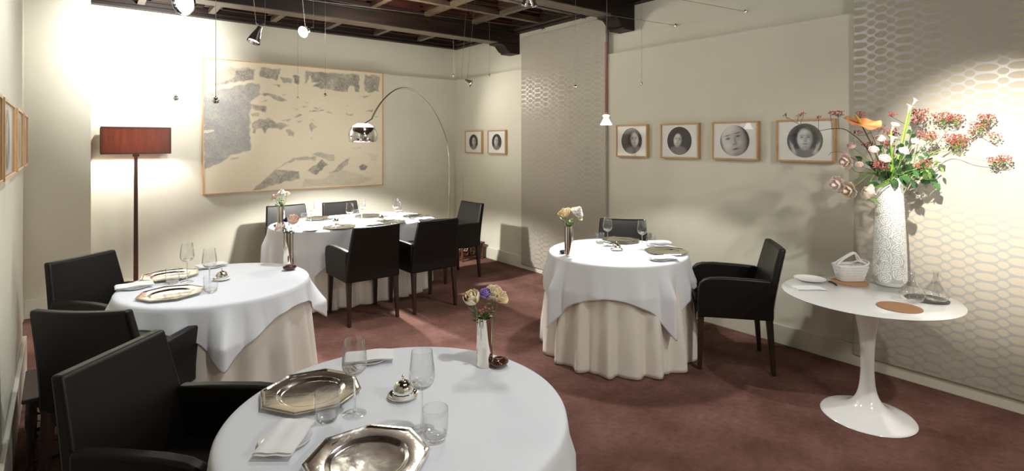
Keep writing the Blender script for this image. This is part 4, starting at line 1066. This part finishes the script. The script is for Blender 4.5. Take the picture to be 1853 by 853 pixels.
# drooping parrot tulips at the left
for i, (x, y, R, lb) in enumerate([(1527, 300, .034, 'pink tulip drooping at the left, topmost of the hanging blooms'), (1510, 341, .036, 'peach tulip, leftmost of the hanging blooms'), (1531, 352, .036, 'cream tulip hanging lowest beside the leftmost'), (1557, 354, .036, 'cream tulip hanging nearest the vase')]):
    st_ = VT+Vector((-.03, .02*i-.03, -.06)); tip = bq(x+(8 if i else 6), y-8, -.02*i); rel = tip-st_; t = thing('tulip', lb, 'flower', st_, 0, gb)
    pts = catmull([Vector((0, 0, 0)), Vector((rel.x*.35, rel.y*.35, .085)), Vector((rel.x*.8, rel.y*.8, rel.z*.4+.03)), rel], 7); obj('stem', tb(pts, .0028, 8), M['green2'], t)
    dv = -RT*.9-UP*.15-FW*.2 if i < 3 else RT*.8-UP*.35
    bm = rose_bm(R*1.45, 340+i, 1.15, 3, .6); bm.transform(Matrix.Translation(rel) @ orient(dv)); solid(obj('petals', bm, M['pinkrose' if i < 2 else 'palepeach'], t, 80), .0006, 0)
# berry branches
def berry_branch(lb, pts_px, clusters, seed, m=None, n=34, spread=.045, dd=0, rstem=.0026, size=.0046):
    m = m or ('stem' if seed in (5, 6, 7, 8, 9) else 'twig'); r = random.Random(seed); start = VT+Vector((r.uniform(-.035, .035), r.uniform(-.035, .035), -.08)); t = thing('berry_branch', lb, 'branch', start, 0, 'red berry branches of the tall bouquet')
    P = [Vector((0, 0, 0))]+[bq(x, y, d2)-start for x, y, d2 in pts_px]; cur = catmull(P, 7); L = len(cur)
    bm = tb(cur, [rstem*(1-.6*k/(L-1)) for k in range(L)], 6); be = bmesh.new()
    for (x, y, d2, rad, cnt) in clusters:
        c = bq(x, y, d2)-start; near = min(cur, key=lambda v: (v-(c-UP*.04)).length); hub = c-UP*rad*.9; 
        tube(bm, catmull([near, (near+hub)/2+Vector((r.uniform(-.01, .01), 0, -.008)), hub], 4), [.0015]*9, 5)
        for k in range(int(cnt*1.2)):
            a = r.random()*6.28; q = r.random()**.5; e = r.uniform(-.6, 1)
            p = c+RT*(math.cos(a)*q*rad*1.35)+FW*(math.sin(a)*q*rad)+UP*(e*rad*.7)
            if k % 2 == 0: tube(bm, [hub, (hub+p)/2+Vector((0, 0, -.003)), p], .00055, 3, False)
            bmesh.ops.create_icosphere(be, subdivisions=1, radius=size*r.uniform(.7, 1.15), matrix=Matrix.Translation(p))
    obj('twigs', bm, M[m], t); o = obj('berries', be, M['berry'], t, 80); o['kind'] = 'stuff'
berry_branch('berry branch sweeping left across the framed portrait', [(1570, 272, -.02), (1535, 238, 0), (1510, 233, 0), (1470, 237, .02), (1445, 225, .02), (1423, 212, .03)],
   [(1421, 208, .03, .012, 5), (1444, 209, .02, .012, 6), (1453, 206, .02, .012, 7), (1481, 212, .01, .012, 8), (1502, 205, 0, .020, 14), (1516, 206, 0, .026, 30)], 1, rstem=.0030)
berry_branch('berry sprays behind the anthurium', [(1590, 280, .03), (1575, 240, .04), (1556, 212, .05)], [(1556, 207, .05, .026, 26), (1590, 232, .04, .03, 30), (1552, 240, .03, .02, 12), (1570, 262, -.03, .028, 26)], 2)
berry_branch('dark berry spray at the top beside the tall calla', [(1640, 290, .04), (1655, 240, .05), (1663, 215, .05)], [(1663, 205, .05, .040, 70), (1660, 218, .05, .035, 40), (1615, 207, .06, .022, 22)], 3)
berry_branch('low red berry clump over the front of the vase mouth', [(1600, 312, -.08), (1592, 300, -.12)], [(1592, 300, -.13, .038, 80), (1606, 262, -.02, .035, 50), (1612, 240, .03, .035, 46)], 4)
berry_branch('berry spray spreading right at mid height', [(1650, 285, .02), (1690, 250, .03), (1712, 225, .03)], [(1705, 213, .03, .045, 80), (1730, 215, .04, .04, 60), (1676, 246, 0, .04, 60), (1686, 250, 0, .03, 40)], 5)
berry_branch('berry spray reaching highest at the right', [(1660, 290, .05), (1720, 262, .08), (1755, 240, .1), (1775, 225, .1)], [(1785, 214, .1, .036, 60), (1772, 228, .1, .040, 60), (1757, 240, .1, .02, 16), (1800, 246, .1, .03, 22)], 6)
berry_branch('berry spray right of the vase at rose level', [(1660, 295, 0), (1700, 270, 0), (1730, 262, .02)], [(1722, 251, .02, .042, 70), (1733, 262, .02, .04, 60), (1740, 250, .02, .03, 30)], 7)
berry_branch('long berry branch drooping to the far right', [(1670, 290, -.02), (1715, 274, -.02), (1760, 288, 0), (1790, 292, 0)], [(1800, 292, 0, .034, 50), (1815, 288, 0, .03, 26), (1822, 290, 0, .02, 12)], 8)
berry_branch('berry clump low at the right of the vase mouth', [(1650, 315, -.06), (1668, 302, -.08)], [(1672, 298, -.09, .040, 60), (1660, 302, -.08, .025, 24)], 9)
# leaves: rose foliage branches and broad leaves
def leaf_branch(lb, tip, n, LW, seed, m='green', spread=.05):
    r = random.Random(seed); st_ = VT+Vector((r.uniform(-.035, .035), r.uniform(-.035, .035), -.06)); t = thing('leafy_branch', lb, 'leaves', st_, 0, 'leafy branches of the tall bouquet')
    rel = tip-st_; cur = catmull([Vector((0, 0, 0)), rel*.45+UP*.03, rel], 8); bm = tb(cur, .002, 6); lf = bmesh.new()
    for k in range(n):
        q = cur[int((.25+.75*k/max(1, n-1))*(len(cur)-1))]; a = r.random()*6.28; d = RT*math.cos(a)*.9+FW*(-abs(math.sin(a))*.5)+UP*math.sin(a)*.7
        p = q+d*.015; tube(bm, [q, p], .0009, 4); leaf_bm(lf, p, d, LW[0]*r.uniform(.75, 1.2), LW[1]*r.uniform(.8, 1.15), up=-FW+UP*r.uniform(-.3, .3), curl=r.uniform(.05, .3))
    obj('twig', bm, M['stem'], t); obj('leaves', lf, M[m], t, 80)
for i, (x, y, dd, n, LW, lb, m) in enumerate([
  (1678, 300, .03, 9, (.070, .048), 'large green leaves at the back right of the bouquet', 'green'), (1700, 330, .0, 7, (.066, .046), 'large green leaves low at the far right of the vase mouth', 'green'),
  (1570, 330, -.06, 7, (.055, .034), 'dark green leaves hanging left of the vase mouth', 'green'), (1555, 285, -.03, 8, (.048, .030), 'dark green leaves below the anthurium', 'green'),
  (1598, 270, -.05, 9, (.048, .030), 'dark green leaves around the lower roses', 'green'), (1635, 315, -.13, 6, (.062, .045), 'broad green leaves over the front of the vase rim', 'green'),
  (1620, 250, .03, 8, (.050, .034), 'green leaves behind the central rose', 'green'), (1650, 235, .03, 9, (.046, .028), 'green leaves beneath the top berry spray', 'green'),
  (1665, 275, -.02, 11, (.050, .028), 'green leaves right of the central rose', 'green'), (1685, 325, -.06, 8, (.055, .036), 'bright green leaves low at the right of the vase', 'green2'),
  (1700, 300, 0, 9, (.045, .024), 'pale green leaves reaching right above the low berries', 'green2'), (1562, 350, -.06, 4, (.090, .022), 'long pale green tulip leaves hanging at the left', 'green2'),
  (1660, 305, -.10, 8, (.050, .032), 'dark green leaves behind the low right berries', 'green'), (1590, 300, .02, 10, (.050, .034), 'dark green leaves deep in the middle of the bouquet', 'green'), (1622, 300, -.05, 10, (.045, .032), 'green leaves packed under the central rose', 'green')]):
    leaf_branch(lb, bq(x, y, dd), n, LW, 500+i, m)
t = thing('curved_twig', 'bare curved twig at the left beneath the berry branch', 'twig', VT+Vector((-.02, 0, -.08)), 0); rl = t.location.copy()
obj('twig', tb(catmull([(0, 0, 0)]+[bq(x, y, 0)-rl for x, y in ((1575, 302), (1545, 288), (1523, 276), (1505, 276), (1499, 281))], 6), .0015, 6), M['twig'], t)
# ================================================================== FLOOR LAMP
LP = Vector((.361, 6.68, 0))
t = thing('floor_lamp', 'floor lamp with red-brown wood veneer box shade and dark square pole', 'lamp', LP)
sw, sd = .285, .165; z0, z1 = 1.505, 1.762
obj('base', bx(-.15, .15, -.11, .11, 0, .022), M['dark'], t, None)
bm = bmesh.new(); a, c = .021, .015
top = [bm.verts.new((i*c, j*c, 1.47)) for i, j in ((-1, -1), (1, -1), (1, 1), (-1, 1))]; bot = [bm.verts.new((i*a, j*a, .022)) for i, j in ((-1, -1), (1, -1), (1, 1), (-1, 1))]
bm.faces.new(top); bm.faces.new(bot[::-1]); [bm.faces.new((bot[k], bot[(k+1) % 4], top[(k+1) % 4], top[k])) for k in range(4)]
obj('pole', bm, M['walnut'], t, None)
obj('neck', bx(-.028, .028, -.020, .020, 1.47, 1.50), M['walnut'], t, None)
bm = bmesh.new(); box(bm, -sw, sw, -sd, -sd+.004, z0, z1); box(bm, -sw, sw, sd-.004, sd, z0, z1); box(bm, -sw, -sw+.004, -sd+.004, sd-.004, z0, z1); box(bm, sw-.004, sw, -sd+.004, sd-.004, z0, z1)
obj('lamp_shade', bm, M['veneer'], t, None)
bm = bmesh.new(); e = .007
for z in (z0, z1):
    for s in (-1, 1): box(bm, -sw-.002, sw+.002, s*sd-.004, s*sd+.004, z-e, z+e); box(bm, s*sw-.004, s*sw+.004, -sd, sd, z-e, z+e)
for s in (-1, 1):
    for q in (-1, 1): box(bm, s*sw-e*.8, s*sw+e*.8, q*sd-e*.8, q*sd+e*.8, z0, z1)
for q in (-1, 1): box(bm, q*.10-.003, q*.10+.003, -sd, sd, z0-.004, z0)
obj('shade_frame', bm, M['walnut'], t, None)
for q in (-1, 1):
    bm = lathe([(0, 1.60), (.010, 1.605), (.015, 1.63), (.010, 1.655), (0, 1.66)], 16); bm.transform(Matrix.Translation((q*.11, 0, 0))); obj('bulb', bm, M['bulb'], t)
    obj('bulb_holder', tb([(q*.11, 0, 1.505), (q*.11, 0, 1.60)], .008, 8), M['walnut'], t)
# ================================================================== ARC LAMP
AB = Vector((4.02, 6.575, 0)); AD = Vector((2.33, 5.61, 0)); ad = (AD-AB); aL = ad.length; ad.normalize()
t = thing('arc_floor_lamp', 'chrome arc floor lamp curving over the long table', 'lamp', AB)
bm = bmesh.new(); box(bm, -.09, .09, -.15, .15, 0, .17); bevel(obj('base', bm, M['concrete'], t, None), .01, 3)
def arc_pt(x, y):   # where the view ray meets the vertical plane of the arc
    d = ray(x, y); n = Vector((-ad.y, ad.x, 0)); k = (AB-Vector((0, 0, H))).dot(n)/d.dot(n); return Vector((0, 0, H))+d*k-AB
px = [(812.5, 300), (811, 275), (806.5, 250), (799, 228), (787, 203), (771, 181), (755, 167), (738, 160), (721, 161), (705, 170), (691, 184), (680, 200), (672, 216)]
pts = [Vector((arc_pt(812.5, 300).x, arc_pt(812.5, 300).y, .17)), Vector((arc_pt(812.5, 300).x, arc_pt(812.5, 300).y, .8))]+[arc_pt(*p) for p in px]
obj('arc_stem', tb(catmull(pts, 5), .011, 10), M['brushed'], t)
dc = at_depth(656, 257, 5.83)-AB   # rim plane centre
Rd = .157
def dome_prof(z0, z1, R, th=.003, n=10):
    out = []
    for k in range(n+1):
        a = math.asin(z0/R)+(math.asin(z1/R)-math.asin(z0/R))*k/n; out.append((R*math.cos(a), R*math.sin(a)))
    inn = [(r_-th, z-.001) for r_, z in out[::-1]]
    return out+inn
bm = lathe(dome_prof(-.065, .095, Rd), 64, close=True); bm.transform(Matrix.Translation(dc+Vector((0, 0, .065))))
obj('lamp_shade', bm, M['chrome'], t, 60)
bm = lathe(dome_prof(.100, .145, Rd*.985)+[], 64, close=True); bm.transform(Matrix.Translation(dc+Vector((0, 0, .055))))
obj('shade_cap', bm, M['spotglow'], t, 60)
bm = bmesh.new(); bmesh.ops.create_uvsphere(bm, u_segments=20, v_segments=12, radius=.034, matrix=Matrix.Translation(dc+Vector((0, 0, .115)))); obj('bulb', bm, M['bulb'], t)
obj('socket', tb([arc_pt(672, 216), dc+Vector((0, 0, .185)), dc+Vector((0, 0, .14))], .009, 8), M['chrome'], t)
# ================================================================== PENDANT OVER THE RIGHT TABLE
PP = Vector((3.22, 2.88, 1.755))
t = thing('pendant_lamp', 'small glowing glass pendant on a pink rod over the right table', 'lamp', PP)
solid(obj('lamp_shade', lathe([(.046, 0), (.043, .006), (.030, .030), (.020, .052), (.018, .060), (.026, .074), (.024, .078), (.012, .080)], 32), M['shadeglow'], t), .002, 0)
obj('rod', tb([(0, 0, .085), (0, 0, .66)], .011, 10), M['pinkrod'], t)
obj('cord', tb([(0, 0, .66), (.01, 0, .86), (.0, .0, 1.30)], .0022, 6), M['wire'], t)
bm = bmesh.new(); bmesh.ops.create_uvsphere(bm, u_segments=12, v_segments=8, radius=.012, matrix=Matrix.Translation((0, 0, .035))); obj('bulb', bm, M['bulb'], t)
# ================================================================== CABLE LIGHTING
def ballw(x, y, dpt, rad, lb, cord=True):
    p = at_depth(x, y, dpt); t = thing('ball_weight', lb, 'weight', p, 0, 'steel ball weights on ceiling cords')
    bm = bmesh.new(); bmesh.ops.create_uvsphere(bm, u_segments=20, v_segments=14, radius=rad); obj('ball', bm, M['chrome'], t)
    if cord: obj('cord', tb([(0, 0, rad*.9), (0, 0, 3.18-p.z)], .0012, 5), M['wire'], t)
    obj('eyelet', tb([(0, 0, rad*.9), (0, 0, rad+.005)], .0022, 6), M['dark'], t)
ballw(390, 182, 2.45, .0155, 'steel ball weight hanging before the left edge of the large drawing'); ballw(318, 178, 3.2, .0150, 'steel ball weight against the bright wall left of the drawing')
ballw(538.5, 178, 5.6, .013, 'small ball weight on a shiny cord before the middle of the drawing'); ballw(588, 172, 4.7, .0145, 'ball weight hanging before the drawing, left of the arc lamp shade')
ballw(820, 137, 6.6, .014, 'ball weight on a cord left of the far room corner'); ballw(885, 137, 6.3, .014, 'ball weight on a cord right of the far room corner')
ballw(1041, 157, 4.8, .0145, 'ball weight in front of the narrow fabric panel'); ballw(1160.5, 152, 4.6, .0135, 'ball weight on a long cord above the first right-hand portrait')
# tensioned cables with wall anchors
def cable(x, y, lb, bolt=True, dz=0):
    e = at_wall_x(x, y, XR+.043); t = thing('lighting_cable', lb, 'cable', e, 0, 'tensioned lighting cables')
    far = Vector((-.96, .96*0+.0, 0)); d = Vector((-.990, .150, 0)); L = (e.x+.35)/.990
    obj('wire', tb([d*.04, d*L*.5, d*L], .0018, 5), M['wire'], t)
    obj('anchor', tb([(0, 0, 0), (-.02, 0, 0), (-.022, 0, 0)], [.013, .013, .005], 12), M['brushed'], t)
    obj('tensioner', tb([d*.015, d*.03, d*.09], [.006, .007, .004], 8), M['brushed'], t)
cable(985, 53, 'tensioned steel cable ending at the wall left of the second beam'); cable(1058, 34, 'tensioned steel cable ending on the wall above the narrow fabric panel')
cable(1224, 46, 'tensioned steel cable anchored on the wall right of the corbel'); cable(1350, 21, 'tensioned steel cable anchored farthest right, above the portraits')
def spotlamp(p, d, lb, R=.032, L=.075, yoke=True, glow='spotglow', hang=None, m='chrome'):
    t = thing('cable_spotlight', lb, 'spotlight', p, 0, 'halogen spotlights on the cables'); Mx = orient(d)
    bm = lathe([(.010, -L), (.014, -L*.98), (.016, -L*.8), (R*.8, -L*.35), (R, 0), (R-.003, 0), (R*.75, -L*.35), (.010, -L*.75)], 28); bm.transform(Mx); obj('reflector', bm, M[m], t)
    bm = lathe([(0, -L*.22), (R*.80, -L*.20), (R*.82, -L*.18), (0, -L*.16)], 24); bm.transform(Mx); obj('lamp_face', bm, M[glow], t)
    bm = bmesh.new(); back = Mx @ Vector((0, 0, -L))
    for s in (-1, 1):
        side = RT*s*.03; e = (hang[0 if s < 0 else 1] if hang else Vector((s*.05, 0, 3.06-p[2])))
        tube(bm, catmull([back, back+side*.5+Vector((0, 0, .02)), back+side+Vector((0, 0, .08)), e], 5), .0013, 5)
    obj('hanger', bm, M['wire'], t)
    return t
def sp(x, y, dpt, d, lb, **k): spotlamp(at_depth(x, y, dpt), d, lb, **k)
sp(458, 76, 3.1, -UP*1.0-RT*.22-FW*.40, 'chrome cone spotlight hanging upper left, pointing down', R=.037, L=.105)
sp(548, 58, 3.4, -FW*.8-RT*.25-UP*.35, 'bright spotlight facing us left of the first ceiling beam', R=.038, L=.06, glow='bulb')
sp(330, 4, 3.3, -FW*.9-RT*.2-UP*.25, 'glaring spotlight at the top edge above the bright wall', R=.082, L=.09, glow='bulb')
sp(852, 152, 5.4, -FW*.12-UP*.55+RT*.9, 'small chrome spotlight hanging by the far room corner', R=.036, L=.075)
sp(948, 10, 3.0, -UP-RT*.3, 'spotlight at the top edge, left one of the pair near the second beam', R=.018, L=.05); sp(967, 12, 3.0, -UP+RT*.3, 'spotlight at the top edge, right one of the pair near the second beam', R=.018, L=.05)
# ================================================================== CARVED STOOLS
def stool(loc, rz, w_, d_, h, lb, m):
    t = thing('carved_stool', lb, 'stool', loc, rz)
    bevel(obj('top', bx(-w_/2-.012, w_/2+.012, -d_/2-.012, d_/2+.012, h-.024, h), m, t, None), .006, 3)
    for sx in (-1, 1):
        for sy in (-1, 1):
            bm = bmesh.new(); cx_, cy_ = sx*(w_/2-.02), sy*(d_/2-.02)
            lathe([(.018, 0), (.022, .01), (.014, .03), (.018, h*.35), (.013, h*.5), (.021, h*.62), (.019, h-.024), (0, h-.024)], 12, bm, Matrix.Translation((cx_, cy_, 0))); obj('leg', bm, m, t)
    for s in (-1, 1):
        # pierced, scrolled aprons
        bm = bmesh.new(); box(bm, -w_/2+.02, w_/2-.02, s*(d_/2-.014)-.006, s*(d_/2-.014)+.006, h-.06, h-.024); box(bm, -w_/2+.02, w_/2-.02, s*(d_/2-.014)-.006, s*(d_/2-.014)+.006, .035, .055)
        for k in range(3):
            x = (k-1)*w_*.28; tube(bm, [(x+.03*math.cos(a), s*(d_/2-.014), h*.5+h*.16*math.sin(a)) for a in [2*PI*i/14 for i in range(15)]], .006, 6, False)
        obj('apron', bm, m, t)
        bm = bmesh.new(); box(bm, s*(w_/2-.014)-.006, s*(w_/2-.014)+.006, -d_/2+.02, d_/2-.02, h-.06, h-.024); box(bm, s*(w_/2-.014)-.006, s*(w_/2-.014)+.006, -d_/2+.02, d_/2-.02, .035, .055)
        for k in range(2):
            y = (k-.5)*d_*.4; tube(bm, [(s*(w_/2-.014), y+.03*math.cos(a), h*.5+h*.16*math.sin(a)) for a in [2*PI*i/14 for i in range(15)]], .006, 6, False)
        obj('apron', bm, m, t)
stool((4.10, 6.25, 0), 0, .36, .36, .235, 'low carved red-brown stool in the far corner behind the end chair', M['carved'])
stool((-.150, 3.72, 0), deg(2), .22, .42, .37, 'dark stool against the left wall, half hidden behind the chair backs', M['leg_wood'])
